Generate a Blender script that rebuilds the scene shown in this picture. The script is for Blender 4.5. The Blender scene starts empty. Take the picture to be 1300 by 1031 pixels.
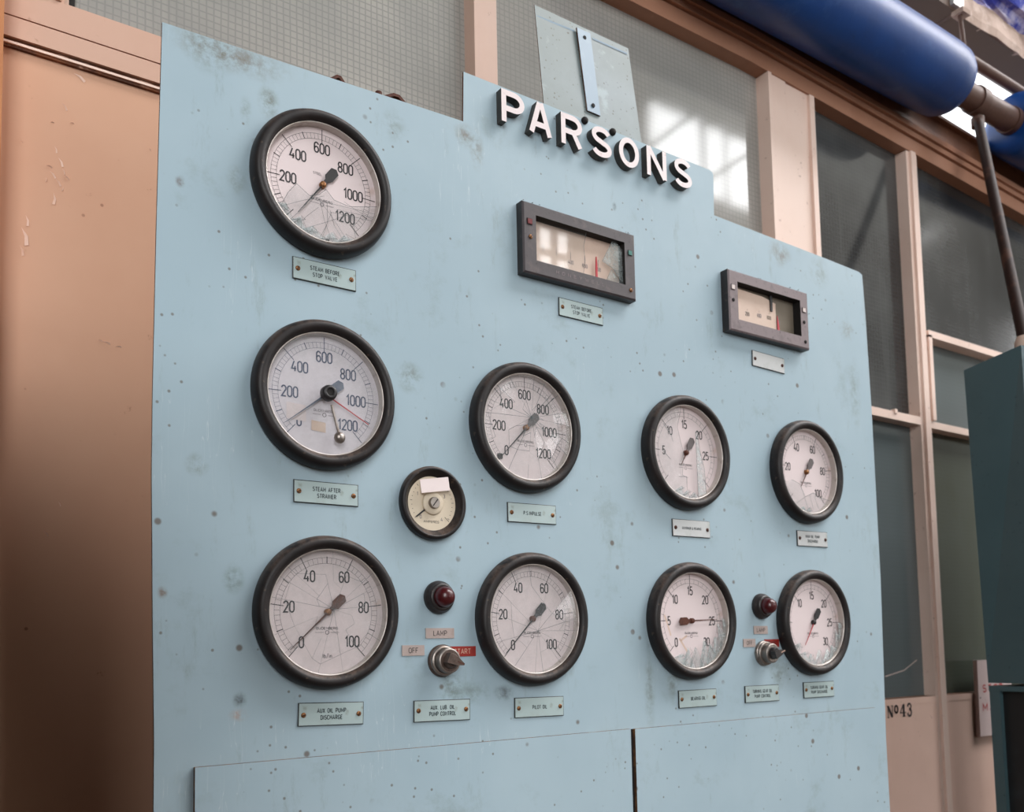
import bpy, math, random
from mathutils import Vector, Matrix
random.seed(7)
SC = bpy.context.scene
COL = SC.collection
PI = math.pi

# ------------------------------------------------------------------ camera
FPX, CXP, CYP = 1188.7876, 650.0, 730.9654
R = Vector((0.82208424, -0.5690305, -0.0195394))
U = Vector((-0.02963595, -0.07703625, 0.99658774))
F = Vector((0.56859407, 0.81870001, 0.08019405))
C = Vector((0.0, -1.37586594, 1.5))
cam_d = bpy.data.cameras.new('camera')
cam = bpy.data.objects.new('camera', cam_d)
COL.objects.link(cam)
m = Matrix((R, U, -F)).transposed().to_4x4()
m.translation = C
cam.matrix_world = m
cam_d.sensor_fit = 'HORIZONTAL'
cam_d.sensor_width = 36.0
cam_d.lens = FPX / 1300 * 36
cam_d.shift_y = (CYP - 515.5) / 1300
cam_d.clip_start = 0.02
cam_d.dof.use_dof = True
cam_d.dof.focus_distance = 1.6
cam_d.dof.aperture_fstop = 5.0
SC.camera = cam


def W(px, py, y=0.0):
    """the place that a measured point of the photograph has on the upright plane at depth y"""
    d = R * ((px - CXP) / FPX) + U * ((CYP - py) / FPX) + F
    return C + d * ((y - C.y) / d.y)


# ------------------------------------------------------------------ materials
def lin(c):
    return tuple((v / 255 / 12.92) if v / 255 <= .04045 else ((v / 255 + .055) / 1.055) ** 2.4 for v in c) + (1.0,)


class NT:
    def __init__(s, name):
        s.m = bpy.data.materials.new(name)
        s.m.use_nodes = True
        s.t = s.m.node_tree
        s.b = s.t.nodes['Principled BSDF']
        s.out = s.t.nodes['Material Output']
        s.tc = s.t.nodes.new('ShaderNodeTexCoord')

    def n(s, typ, **kw):
        nd = s.t.nodes.new(typ)
        for k, v in kw.items():
            if k.startswith('i_'):
                key = k[2:]
                key = int(key) if key.isdigit() else key.replace('_', ' ')
                if hasattr(v, 'is_output') or isinstance(v, bpy.types.NodeSocket):
                    s.t.links.new(v, nd.inputs[key])
                else:
                    nd.inputs[key].default_value = v
            else:
                setattr(nd, k, v)
        return nd

    def link(s, a, b):
        s.t.links.new(a, b)

    def coord(s, scale=(1, 1, 1), loc=(0, 0, 0)):
        mp = s.n('ShaderNodeMapping')
        s.link(s.tc.outputs['Object'], mp.inputs['Vector'])
        mp.inputs['Scale'].default_value = scale
        mp.inputs['Location'].default_value = loc
        return mp.outputs[0]

    def noise(s, scale, detail=5, rough=.6, co=None):
        nd = s.n('ShaderNodeTexNoise', i_Scale=scale, i_Detail=detail, i_Roughness=rough)
        s.link(co if co else s.tc.outputs['Object'], nd.inputs['Vector'])
        return nd.outputs['Fac']

    def ramp(s, fac, lo, hi, a=0., b=1.):
        nd = s.n('ShaderNodeMapRange', i_1=lo, i_2=hi, i_3=a, i_4=b)
        nd.interpolation_type = 'SMOOTHSTEP'
        s.link(fac, nd.inputs[0])
        return nd.outputs[0]

    def math(s, op, a, b=0.):
        nd = s.n('ShaderNodeMath', operation=op)
        for i, v in enumerate((a, b)):
            if isinstance(v, bpy.types.NodeSocket):
                s.link(v, nd.inputs[i])
            else:
                nd.inputs[i].default_value = v
        return nd.outputs[0]

    def mix(s, fac, a, b):
        nd = s.n('ShaderNodeMix', data_type='RGBA')
        for i, v in ((0, fac), (6, a), (7, b)):
            if isinstance(v, bpy.types.NodeSocket):
                s.link(v, nd.inputs[i])
            else:
                nd.inputs[i].default_value = v
        return nd.outputs[2]

    def base(s, c):
        if isinstance(c, bpy.types.NodeSocket):
            s.link(c, s.b.inputs['Base Color'])
        else:
            s.b.inputs['Base Color'].default_value = c

    def bump(s, h, strength=.2, dist=.002):
        nd = s.n('ShaderNodeBump', i_Strength=strength, i_Distance=dist)
        s.link(h, nd.inputs['Height'])
        s.link(nd.outputs[0], s.b.inputs['Normal'])

    def set(s, rough=.5, metal=0., spec=.5):
        for k, v in (('Roughness', rough), ('Metallic', metal), ('Specular IOR Level', spec)):
            if isinstance(v, bpy.types.NodeSocket):
                s.link(v, s.b.inputs[k])
            else:
                s.b.inputs[k].default_value = v
        return s.m


def paint(name, col, rough=.5, metal=0., spec=.5, spots=(), bump=None):
    """plain paint with blotches: spots = (scale, lo, hi, amount, colour)"""
    t = NT(name)
    c = lin(col)
    for sc, lo, hi, amt, sc2 in spots:
        f = t.math('MULTIPLY', t.ramp(t.noise(sc), lo, hi), amt)
        c = t.mix(f, c, lin(sc2))
    t.base(c)
    if bump:
        t.bump(t.noise(bump[0]), bump[1])
    return t.set(rough, metal, spec)


def smudge(t, c, x, z, rx, rz, col, amt, ns=40):
    mp = t.n('ShaderNodeMapping', vector_type='POINT')
    t.link(t.tc.outputs['Object'], mp.inputs['Vector'])
    mp.inputs['Scale'].default_value = (1 / rx, 0, 1 / rz)
    mp.inputs['Location'].default_value = (-x / rx, 0, -z / rz)
    ln = t.n('ShaderNodeVectorMath', operation='LENGTH')
    t.link(mp.outputs[0], ln.inputs[0])
    blob = t.ramp(ln.outputs['Value'], 1.0, .1)
    f = t.math('MULTIPLY', blob, t.ramp(t.noise(ns, 6, .7), .35, .7))
    return t.mix(t.math('MULTIPLY', f, amt), c, lin(col))


def panel_material():
    t = NT('blue_panel_paint')
    c = t.mix(t.ramp(t.noise(2.2, 4), .35, .7), lin((158, 180, 191)), lin((167, 188, 198)))
    c = t.mix(t.math('MULTIPLY', t.ramp(t.noise(7, 8, .7), .54, .76), .45), c, lin((120, 132, 126)))
    # runs of grime, longer than wide
    c = t.mix(t.math('MULTIPLY', t.ramp(t.noise(9, 7, .75, t.coord((2.2, 1, .55), (3, 0, 1))), .56, .78), .45), c, lin((104, 108, 92)))
    # small chips
    v = t.n('ShaderNodeTexVoronoi', i_Scale=17.0, i_Randomness=1.0)
    t.link(t.tc.outputs['Object'], v.inputs['Vector'])
    gate = t.ramp(t.noise(6, 2), .46, .53)
    chip = t.math('MULTIPLY', t.ramp(v.outputs['Distance'], .12, .06), gate)
    c = t.mix(t.math('MULTIPLY', chip, .75), c, lin((92, 70, 48)))
    v2 = t.n('ShaderNodeTexVoronoi', i_Scale=43.0, i_Randomness=1.0)
    t.link(t.tc.outputs['Object'], v2.inputs['Vector'])
    chip2 = t.math('MULTIPLY', t.ramp(v2.outputs['Distance'], .13, .06), t.ramp(t.noise(5, 2, .5, t.coord((1, 1, 1), (5, 2, 1))), .50, .57))
    c = t.mix(t.math('MULTIPLY', chip2, .7), c, lin((96, 84, 66)))
    G, B, K = (104, 108, 92), (112, 96, 70), (70, 76, 76)
    for px, py, rx, rz, col, amt in (
            (292, 70, .12, .035, B, .8), (265, 62, .05, .05, G, .7), (341, 130, .022, .035, G, 1.), (312, 140, .012, .03, G, .6),
            (300, 228, .02, .03, G, .6), (229, 230, .010, .012, (90, 60, 30), 1.), (520, 479, .035, .035, G, .9), (590, 172, .03, .03, B, .8),
            (605, 190, .02, .05, B, .7), (500, 160, .03, .04, G, .5), (990, 322, .05, .04, B, .75), (1040, 345, .05, .05, G, .5),
            (296, 736, .022, .028, (90, 104, 90), .9), (206, 752, .010, .012, (110, 76, 36), 1.), (250, 590, .022, .022, G, .8),
            (304, 889, .014, .016, K, 1.), (304, 908, .02, .012, (176, 130, 100), .8), (855, 860, .03, .06, G, .7), (825, 880, .02, .09, G, .6),
            (780, 262, .008, .012, K, 1.), (590, 880, .08, .03, (112, 128, 124), .7), (572, 860, .03, .06, (100, 112, 104), .8),
            (990, 850, .05, .06, G, .6), (1085, 500, .03, .12, G, .5), (1075, 420, .04, .03, B, .6), (640, 880, .03, .02, K, .8)):
        p = W(px, py)
        c = smudge(t, c, p.x, p.z, rx, rz, col, amt)
    # pale scratches
    sc = t.n('ShaderNodeTexNoise', i_Scale=5.0, i_Detail=2.0)
    t.link(t.coord((14, 1, .8), (1, 0, 4)), sc.inputs['Vector'])
    band = t.math('MULTIPLY', t.ramp(t.math('ABSOLUTE', t.math('SUBTRACT', sc.outputs['Fac'], .56)), .0035, .001), t.ramp(t.noise(4, 2, .5, t.coord((1, 1, 1), (9, 0, 2))), .55, .65))
    c = t.mix(t.math('MULTIPLY', band, .45), c, lin((206, 216, 218)))
    t.base(c)
    t.bump(t.noise(60, 3), .06, .001)
    return t.set(t.ramp(t.noise(8, 6), .3, .7, .42, .6), 0., .35)


def wired_glass(name, base, wire, pitch, dirt, rough=.12, wire_amt=.8, spec=.5):
    t = NT(name)
    c = t.mix(t.ramp(t.noise(1.6, 5, .6), .3, .75), lin(base), lin(dirt))
    c = t.mix(t.math('MULTIPLY', t.ramp(t.noise(2.0, 6, .7, t.coord((5, 1, .6), (2, 0, 0))), .5, .8), .5), c, lin(dirt))
    sep = t.n('ShaderNodeSeparateXYZ')
    # the mesh is slightly woven, so its lines waver
    wob = t.n('ShaderNodeVectorMath', operation='MULTIPLY_ADD')
    nz = t.n('ShaderNodeTexNoise', i_Scale=9.0, i_Detail=1.0)
    t.link(t.tc.outputs['Object'], nz.inputs['Vector'])
    t.link(nz.outputs['Color'], wob.inputs[0])
    wob.inputs[1].default_value = (.004, .004, .004)
    t.link(t.tc.outputs['Object'], wob.inputs[2])
    t.link(wob.outputs[0], sep.inputs[0])
    ls = []
    for ax in ('X', 'Z'):
        fr = t.math('FRACT', t.math('DIVIDE', sep.outputs[ax], pitch))
        d = t.math('ABSOLUTE', t.math('SUBTRACT', fr, .5))
        ls.append(t.ramp(d, .17, .02))
    wf = t.math('MAXIMUM', ls[0], ls[1])
    c = t.mix(t.math('MULTIPLY', wf, wire_amt), c, lin(wire))
    t.base(c)
    nd = t.n('ShaderNodeBump', i_Strength=.012, i_Distance=.002)
    t.link(t.noise(14, 2), nd.inputs['Height'])
    t.link(nd.outputs[0], t.b.inputs['Normal'])
    return t.set(rough, 0., spec)


def glass_material(name, diffuse=0., tint=(220, 226, 226), rough=.03):
    t = NT(name)
    t.t.nodes.remove(t.b)
    tr = t.n('ShaderNodeBsdfTransparent')
    tr.inputs[0].default_value = (.96, .97, .97, 1)
    gl = t.n('ShaderNodeBsdfGlossy')
    gl.inputs['Roughness'].default_value = rough
    lw = t.n('ShaderNodeLayerWeight')
    lw.inputs[0].default_value = .5
    fres = t.math('ADD', .045, t.math('MULTIPLY', .9, t.math('POWER', lw.outputs['Facing'], 4.)))
    mx = t.n('ShaderNodeMixShader')
    t.link(fres, mx.inputs[0])
    last = tr.outputs[0]
    if diffuse > 0:
        df = t.n('ShaderNodeBsdfDiffuse')
        df.inputs[0].default_value = lin(tint)
        m2 = t.n('ShaderNodeMixShader')
        f = t.ramp(t.noise(38, 6, .75), .35, .75, diffuse * .4, min(1., diffuse * 1.5))
        t.link(f, m2.inputs[0])
        t.link(tr.outputs[0], m2.inputs[1])
        t.link(df.outputs[0], m2.inputs[2])
        last = m2.outputs[0]
    t.link(last, mx.inputs[1])
    t.link(gl.outputs[0], mx.inputs[2])
    t.link(mx.outputs[0], t.out.inputs[0])
    return t.m


def rubber():
    t = NT('black_bezel')
    geo = t.n('ShaderNodeNewGeometry')
    sep = t.n('ShaderNodeSeparateXYZ')
    t.link(geo.outputs['Normal'], sep.inputs[0])
    up = t.ramp(sep.outputs['Z'], .1, .9)          # dust lies on what faces up
    d = t.math('MULTIPLY', up, t.ramp(t.noise(55, 6, .7), .35, .65))
    c = t.mix(t.ramp(t.noise(20, 5), .4, .75), lin((20, 16, 17)), lin((36, 28, 27)))
    c = t.mix(t.math('MULTIPLY', d, .7), c, lin((112, 92, 80)))
    c = t.mix(t.math('MULTIPLY', t.ramp(t.noise(90, 4), .62, .72), .5), c, lin((92, 74, 62)))
    t.base(c)
    t.bump(t.noise(150, 4), .12, .001)
    return t.set(.5, 0., .4)


def wall_sheet_material():
    t = NT('salmon_sheet_paint')
    c = t.mix(t.ramp(t.noise(1.5, 5), .3, .7), lin((214, 170, 143)), lin((206, 160, 133)))
    c = t.mix(t.math('MULTIPLY', t.ramp(t.noise(30, 7, .7), .66, .76), .6), c, lin((140, 92, 66)))
    v = t.n('ShaderNodeTexVoronoi', i_Scale=26.0)
    t.link(t.tc.outputs['Object'], v.inputs['Vector'])
    c = t.mix(t.math('MULTIPLY', t.ramp(v.outputs['Distance'], .09, .05), t.math('MULTIPLY', .6, t.ramp(t.noise(8, 2), .5, .6))), c, lin((120, 70, 50)))
    t.base(c)
    t.bump(t.noise(25, 6), .10, .002)
    return t.set(.34, 0., .4)


M = {}
M['panel'] = panel_material()
M['panel_edge'] = paint('rusty_sheet_edge', (92, 66, 50), .8, spots=((60, .45, .7, .8, (52, 36, 30)), (25, .5, .7, .7, (140, 120, 104))))
M['bezel'] = rubber()
M['rim'] = paint('pale_metal_rim', (196, 188, 182), .35, .35, spots=((40, .5, .7, .5, (130, 110, 96)),))
M['dial'] = paint('white_dial', (220, 205, 205), .5, spots=((18, .62, .78, .35, (196, 150, 120)), (9, .5, .8, .25, (200, 192, 194))))
M['dial_blue'] = paint('cool_white_dial', (214, 206, 212), .5, spots=((12, .5, .8, .3, (196, 184, 186)),))
M['dial_cream'] = paint('cream_dial', (214, 200, 178), .5, spots=((30, .55, .7, .4, (176, 156, 130)),))
M['ink'] = paint('dial_ink', (34, 32, 36), .6)
M['ink_blue'] = paint('faded_blue_ink', (70, 78, 104), .6)
M['ink_faint'] = paint('faint_ink', (120, 112, 116), .6)
M['red_ink'] = paint('red_pointer_paint', (186, 48, 60), .5)
M['black'] = paint('black_pointer_paint', (32, 30, 32), .45)
M['grey_pointer'] = paint('grey_pointer_paint', (92, 84, 84), .5)
M['blue_pointer'] = paint('blue_grey_pointer_paint', (84, 92, 112), .5)
M['rust'] = paint('rusted_metal', (92, 52, 38), .75, .2, spots=((120, .4, .7, .8, (64, 34, 28)),))
M['worn_brown'] = paint('worn_brown_metal', (92, 76, 68), .5, .3, spots=((120, .4, .7, .8, (60, 46, 40)),))
M['brass'] = paint('tarnished_brass', (148, 104, 66), .45, .7, spots=((200, .45, .65, .8, (84, 50, 36)),))
M['steel'] = paint('dull_steel', (150, 142, 136), .38, .85, spots=((90, .5, .7, .7, (104, 82, 66)),))
M['glass'] = glass_material('clear_gauge_glass')
M['glass_dusty'] = glass_material('dusty_gauge_glass', .10)
M['glass_crack'] = glass_material('cracked_gauge_glass', .085, (214, 220, 222), .08)
M['glass_shard'] = glass_material('shattered_gauge_glass', .42, (196, 208, 208), .12)
M['crack_line'] = paint('crack_edge', (86, 92, 94), .3)
M['plate'] = paint('pale_engraved_plate', (170, 188, 188), .28, 0., .5, spots=((14, .5, .75, .5, (150, 160, 152)), (60, .6, .75, .5, (120, 120, 104))))
M['plate_light'] = paint('worn_silver_plate', (196, 198, 198), .3, .1, spots=((30, .5, .75, .5, (160, 166, 160)),))
M['plate_edge'] = paint('plate_edge_black', (38, 42, 40), .5)
M['plate_text'] = paint('engraved_text', (40, 52, 56), .6)
M['legend'] = paint('grey_pink_legend', (176, 160, 154), .5, spots=((60, .5, .7, .4, (146, 130, 124)),))
M['legend_red'] = paint('red_legend', (150, 34, 24), .5, spots=((70, .5, .7, .4, (112, 26, 20)),))
M['legend_pale_text'] = paint('pale_legend_text', (206, 170, 150), .5)
M['letter_face'] = paint('white_letter_face', (236, 224, 224), .3, .0, spots=((60, .6, .75, .5, (180, 150, 140)),))
M['letter_side'] = paint('dark_letter_side', (62, 60, 58), .6, .2, spots=((70, .45, .7, .6, (92, 84, 76)),))
M['bakelite'] = paint('black_bakelite', (40, 35, 35), .42, spots=((70, .55, .72, .5, (92, 78, 70)),), bump=(140, .1))
M['meter_face'] = paint('dusty_meter_bezel', (70, 63, 66), .45, spots=((40, .5, .75, .6, (98, 86, 84)), (120, .6, .7, .6, (46, 40, 40))))
M['meter_face_pale'] = paint('dusty_pale_meter_bezel', (122, 108, 110), .5, spots=((40, .5, .75, .6, (92, 80, 82)), (120, .6, .7, .6, (70, 60, 60))))
M['crumb'] = paint('dirt_crumbs', (70, 62, 52), .9)
M['dark_void'] = paint('dark_inside', (22, 18, 17), .8)
M['card'] = paint('aged_chart_card', (214, 190, 174), .6, spots=((12, .45, .75, .4, (186, 150, 128)),))
M['card_back'] = paint('olive_backing', (120, 110, 96), .6, spots=((20, .4, .7, .4, (96, 88, 76)),))
M['red_lens'] = paint('dark_red_lens', (70, 9, 15), .3, 0., .6)
M['red_square'] = paint('red_square_lens', (110, 30, 36), .3)
M['green_square'] = paint('green_square_lens', (60, 120, 112), .3)
M['white_square'] = paint('white_square_lens', (214, 200, 196), .3)
M['paper'] = paint('white_paper', (236, 222, 220), .7, spots=((30, .5, .8, .2, (212, 196, 192)),))
M['timber'] = paint('pink_timber_paint', (236, 210, 196), .42, 0., .4, spots=((5, .4, .75, .5, (226, 196, 180)), (45, .64, .74, .6, (150, 108, 84))), bump=(50, .06))
M['timber_board'] = paint('pink_board_paint', (226, 192, 176), .5, 0., .35, spots=((6, .4, .75, .4, (212, 178, 160)), (60, .66, .74, .6, (140, 104, 84))), bump=(50, .05))
M['timber_salmon'] = paint('salmon_timber_paint', (208, 170, 150), .45, 0., .4, spots=((5, .4, .75, .5, (196, 154, 132)), (45, .64, .74, .6, (150, 108, 84))), bump=(50, .06))
M['timber_mid'] = paint('pink_mullion_paint', (214, 184, 168), .42, 0., .4, spots=((5, .4, .75, .5, (204, 170, 152)), (45, .64, .74, .6, (150, 108, 84))), bump=(50, .06))
M['cornice'] = paint('shaded_cornice_paint', (172, 126, 102), .5, 0., .3, spots=((6, .4, .75, .5, (150, 104, 80)), (40, .62, .74, .5, (192, 150, 128))), bump=(40, .08))  # browner, dirty paint with the lagging's shade mixed into the colour
M['brown_timber'] = paint('brown_timber_paint', (122, 82, 58), .6, spots=((9, .45, .7, .6, (90, 58, 42)), (40, .6, .75, .5, (160, 112, 80))))
M['rust_strip'] = paint('rusty_bead', (118, 70, 42), .8, spots=((16, .4, .6, .9, (70, 40, 28)), (30, .52, .66, .8, (204, 164, 142))))
M['seam'] = paint('rusty_seam', (124, 90, 58), .8, spots=((40, .4, .6, .9, (74, 52, 38)), (22, .6, .72, .7, (170, 184, 188))))
M['orange_post'] = paint('orange_brown_post', (196, 130, 82), .5, spots=((10, .4, .7, .4, (170, 104, 62)),))
M['sheet'] = wall_sheet_material()
M['flake'] = paint('peeled_paint_flake', (232, 198, 178), .5)
M['flake_scar'] = paint('bare_patch', (176, 128, 104), .7)
M['wired'] = wired_glass('grey_wired_glass', (148, 148, 144), (136, 136, 134), .0135, (184, 180, 172), .07, .75)
M['wired_dim'] = wired_glass('dim_wired_glass', (146, 146, 142), (130, 130, 128), .0135, (172, 168, 162), .06, .5)
M['dark_pane'] = wired_glass('dark_dusty_glass', (30, 31, 32), (112, 112, 114), .0135, (82, 84, 84), .11, .10, .6)
M['green_pane'] = wired_glass('green_grey_dusty_glass', (72, 76, 58), (64, 68, 52), .0135, (80, 86, 78), .10, .16, .5)
M['blue_grey_pane'] = wired_glass('blue_grey_dusty_glass', (94, 102, 102), (80, 86, 84), .0135, (92, 100, 102), .10, .16, .5)
M['lagging'] = paint('blue_lagging_paint', (6, 66, 136), .40, 0., .4, spots=((4, .35, .7, .6, (4, 48, 104)), (16, .55, .75, .4, (64, 106, 172)), (50, .62, .72, .5, (20, 52, 104))), bump=(22, .25))
M['pipe'] = paint('brown_pipe_paint', (94, 68, 58), .5, 0., .35, spots=((20, .45, .7, .6, (80, 56, 46)),))
M['rod'] = paint('dark_rod', (44, 28, 23), .6, 0., .25, spots=((20, .5, .7, .6, (92, 62, 50)),))
M['beam'] = paint('weathered_beam', (196, 172, 158), .8, spots=((7, .4, .7, .8, (150, 126, 112)), (26, .5, .7, .7, (214, 194, 182))), bump=(16, .5))
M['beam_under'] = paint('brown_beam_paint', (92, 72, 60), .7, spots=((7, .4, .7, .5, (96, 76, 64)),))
M['teal'] = paint('dark_teal_enamel', (68, 92, 98), .4, 0., .4, spots=((5, .4, .7, .5, (60, 84, 90)), (60, .64, .72, .5, (28, 48, 54))))
M['teal_black'] = paint('blackened_base', (20, 22, 24), .6, spots=((9, .45, .7, .7, (34, 42, 48)),))
M['tarp'] = paint('blue_white_plastic', (56, 70, 186), .25, 0., .6, spots=((9, .45, .6, .9, (212, 210, 240)),))
M['sign_white'] = paint('white_sign_board', (206, 186, 184), .5, spots=((20, .55, .75, .4, (170, 146, 142)),))
M['sign_red'] = paint('red_sign_letters', (178, 32, 36), .5)
M['plate_grey'] = None
t = NT('speckled_grey_blue_sheet')
c_ = t.mix(t.ramp(t.noise(5, 5), .35, .7), lin((120, 132, 131)), lin((132, 145, 149)))
v_ = t.n('ShaderNodeTexVoronoi', i_Scale=95.0)
t.link(t.tc.outputs['Object'], v_.inputs['Vector'])
c_ = t.mix(t.math('MULTIPLY', t.ramp(v_.outputs['Distance'], .26, .12), t.math('MULTIPLY', .85, t.ramp(t.noise(45, 3), .46, .58))), c_, lin((76, 72, 62)))
c_ = t.mix(t.math('MULTIPLY', t.ramp(t.noise(16, 5), .58, .7), .4), c_, lin((176, 194, 202)))
t.base(c_)
M['plate_grey'] = t.set(.5)
M['strap'] = paint('pale_blue_strap', (124, 148, 166), .4, spots=((30, .55, .75, .4, (146, 168, 180)),))
M['hall_wall'] = paint('hall_wall', (70, 70, 66), .9, spots=((1, .3, .7, .5, (84, 82, 76)),))
M['hall_roof'] = paint('hall_roof', (58, 54, 52), .9, spots=((1, .3, .7, .5, (44, 42, 42)),))
M['hall_floor'] = paint('hall_floor', (70, 58, 50), .8, spots=((2, .3, .7, .5, (90, 78, 68)),))


# ------------------------------------------------------------------ mesh building
class MB:
    def __init__(s):
        s.v, s.f, s.mi, s.sm, s.mats = [], [], [], [], []

    def mat(s, m):
        if m not in s.mats:
            s.mats.append(m)
        return s.mats.index(m)

    def face(s, pts, m, smooth=False):
        b = len(s.v)
        s.v += [tuple(p) for p in pts]
        s.f.append(tuple(range(b, b + len(pts))))
        s.mi.append(s.mat(m))
        s.sm.append(smooth)

    def grid(s, rows, m, closed=True, smooth=True):
        b = len(s.v)
        n = len(rows[0])
        for r in rows:
            s.v += [tuple(p) for p in r]
        k = s.mat(m)
        for i in range(len(rows) - 1):
            for j in range(n if closed else n - 1):
                a, c = b + i * n + j, b + i * n + (j + 1) % n
                s.f.append((a, c, c + n, a + n))
                s.mi.append(k)
                s.sm.append(smooth)

    def box(s, lo, hi, m, mfront=None):
        x0, y0, z0 = lo
        x1, y1, z1 = hi
        s.prism([(x0, z0), (x1, z0), (x1, z1), (x0, z1)], y0, y1, mfront or m, m)

    def prism(s, poly, y0, y1, mfront, mside=None, back=True):
        """outline (x, z) facing the camera side at y0, reaching back to y1; y may be given per point"""
        mside = mside or mfront
        n = len(poly)
        Y0 = y0 if isinstance(y0, (list, tuple)) else [y0] * n
        Y1 = y1 if isinstance(y1, (list, tuple)) else [y1] * n
        a = [(p[0], Y0[i], p[1]) for i, p in enumerate(poly)]
        b = [(p[0], Y1[i], p[1]) for i, p in enumerate(poly)]
        s.face(a, mfront)
        if back:
            s.face(b[::-1], mside)
        for i in range(n):
            j = (i + 1) % n
            s.face([a[j], a[i], b[i], b[j]], mside)

    def lathe(s, prof, m, n=72, c=(0, 0), smooth=True):
        """profile of (radius, height towards the camera) turned about the y axis"""
        rows = [[(c[0] + r * math.cos(2 * PI * k / n), -h, c[1] + r * math.sin(2 * PI * k / n)) for k in range(n)] for r, h in prof]
        s.grid(rows, m, True, smooth)

    def disc(s, r, h, m, n=72, c=(0, 0)):
        s.face([(c[0] + r * math.cos(2 * PI * k / n), -h, c[1] + r * math.sin(2 * PI * k / n)) for k in range(n)], m)

    def tube(s, pts, r, m, n=16, caps=True):
        pts = [Vector(p) for p in pts]
        rows = []
        rr = r if isinstance(r, (list, tuple)) else [r] * len(pts)
        up = None
        for i, p in enumerate(pts):
            d = (pts[min(i + 1, len(pts) - 1)] - pts[max(i - 1, 0)]).normalized()
            if up is None:
                up = d.orthogonal().normalized()
            up = (up - d * up.dot(d)).normalized()
            q = d.cross(up)
            rows.append([p + (up * math.cos(2 * PI * k / n) + q * math.sin(2 * PI * k / n)) * rr[i] for k in range(n)])
        s.grid(rows, m, True, True)
        if caps:
            s.face(rows[0][::-1], m)
            s.face(rows[-1], m)

    def ribbon(s, pts, w, h, m, closed=False, base=None, mside=None):
        """a stroke of even width w along (x, z) points, lying at height h; with base it is as thick as h - base"""
        P = [Vector((a, b)) for a, b in pts]
        n = len(P)
        L, Rr = [], []
        for i in range(n):
            if closed:
                d1, d2 = P[i] - P[i - 1], P[(i + 1) % n] - P[i]
            else:
                d1 = P[i] - P[i - 1] if i else P[1] - P[0]
                d2 = P[i + 1] - P[i] if i < n - 1 else d1
            d1, d2 = d1.normalized(), d2.normalized()
            n1, n2 = Vector((-d1.y, d1.x)), Vector((-d2.y, d2.x))
            mt = n1 + n2
            mt = mt.normalized() if mt.length > 1e-6 else n1
            k = min(1 / max(mt.dot(n1), .3), 2.2) * w / 2
            L.append(P[i] + mt * k)
            Rr.append(P[i] - mt * k)
        b = len(s.v)
        for i in range(n):
            s.v += [(L[i].x, -h, L[i].y), (Rr[i].x, -h, Rr[i].y)]
        k = s.mat(m)
        seg = n if closed else n - 1
        for i in range(seg):
            j = (i + 1) % n
            s.f.append((b + 2 * i, b + 2 * i + 1, b + 2 * j + 1, b + 2 * j))
            s.mi.append(k)
            s.sm.append(False)
        if base is not None:
            k2 = s.mat(mside or m)
            b2 = len(s.v)
            for i in range(n):
                s.v += [(L[i].x, -base, L[i].y), (Rr[i].x, -base, Rr[i].y)]
            for i in range(seg):
                j = (i + 1) % n
                for o in (0, 1):
                    s.f.append((b + 2 * i + o, b + 2 * j + o, b2 + 2 * j + o, b2 + 2 * i + o))
                    s.mi.append(k2)
                    s.sm.append(False)
            if not closed:
                for i in (0, n - 1):
                    s.f.append((b + 2 * i, b + 2 * i + 1, b2 + 2 * i + 1, b2 + 2 * i))
                    s.mi.append(k2)
                    s.sm.append(False)

    def move(s, off, a=0):
        o = Vector(off)
        for i in range(a, len(s.v)):
            s.v[i] = tuple(Vector(s.v[i]) + o)

    def build(s, name, parent=None, loc=None):
        me = bpy.data.meshes.new(name)
        me.from_pydata(s.v, [], s.f)
        for mm in s.mats:
            me.materials.append(mm)
        for i, p in enumerate(me.polygons):
            p.material_index = s.mi[i]
            p.use_smooth = s.sm[i]
        me.update()
        o = bpy.data.objects.new(name, me)
        COL.objects.link(o)
        if parent:
            o.parent = parent
        if loc is not None:
            o.location = loc
        return o


def tag(o, label=None, cat=None, group=None, kind=None):
    for k, v in (('label', label), ('category', cat), ('group', group), ('kind', kind)):
        if v:
            o[k] = v
    return o


def thing(name, loc, label, cat, group=None):
    o = bpy.data.objects.new(name, None)
    o.empty_display_size = .05
    COL.objects.link(o)
    o.location = loc
    return tag(o, label, cat, group)


def struct(o, label=None):
    o['kind'] = 'structure'
    if label:
        o['label'] = label
    return o


# ------------------------------------------------------------------ drawn lettering: strokes in a cell one unit high
def arc(cx, cy, rx, ry, a0, a1, n=10):
    return [(cx + rx * math.cos(math.radians(a0 + (a1 - a0) * i / n)), cy + ry * math.sin(math.radians(a0 + (a1 - a0) * i / n))) for i in range(n + 1)]


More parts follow.
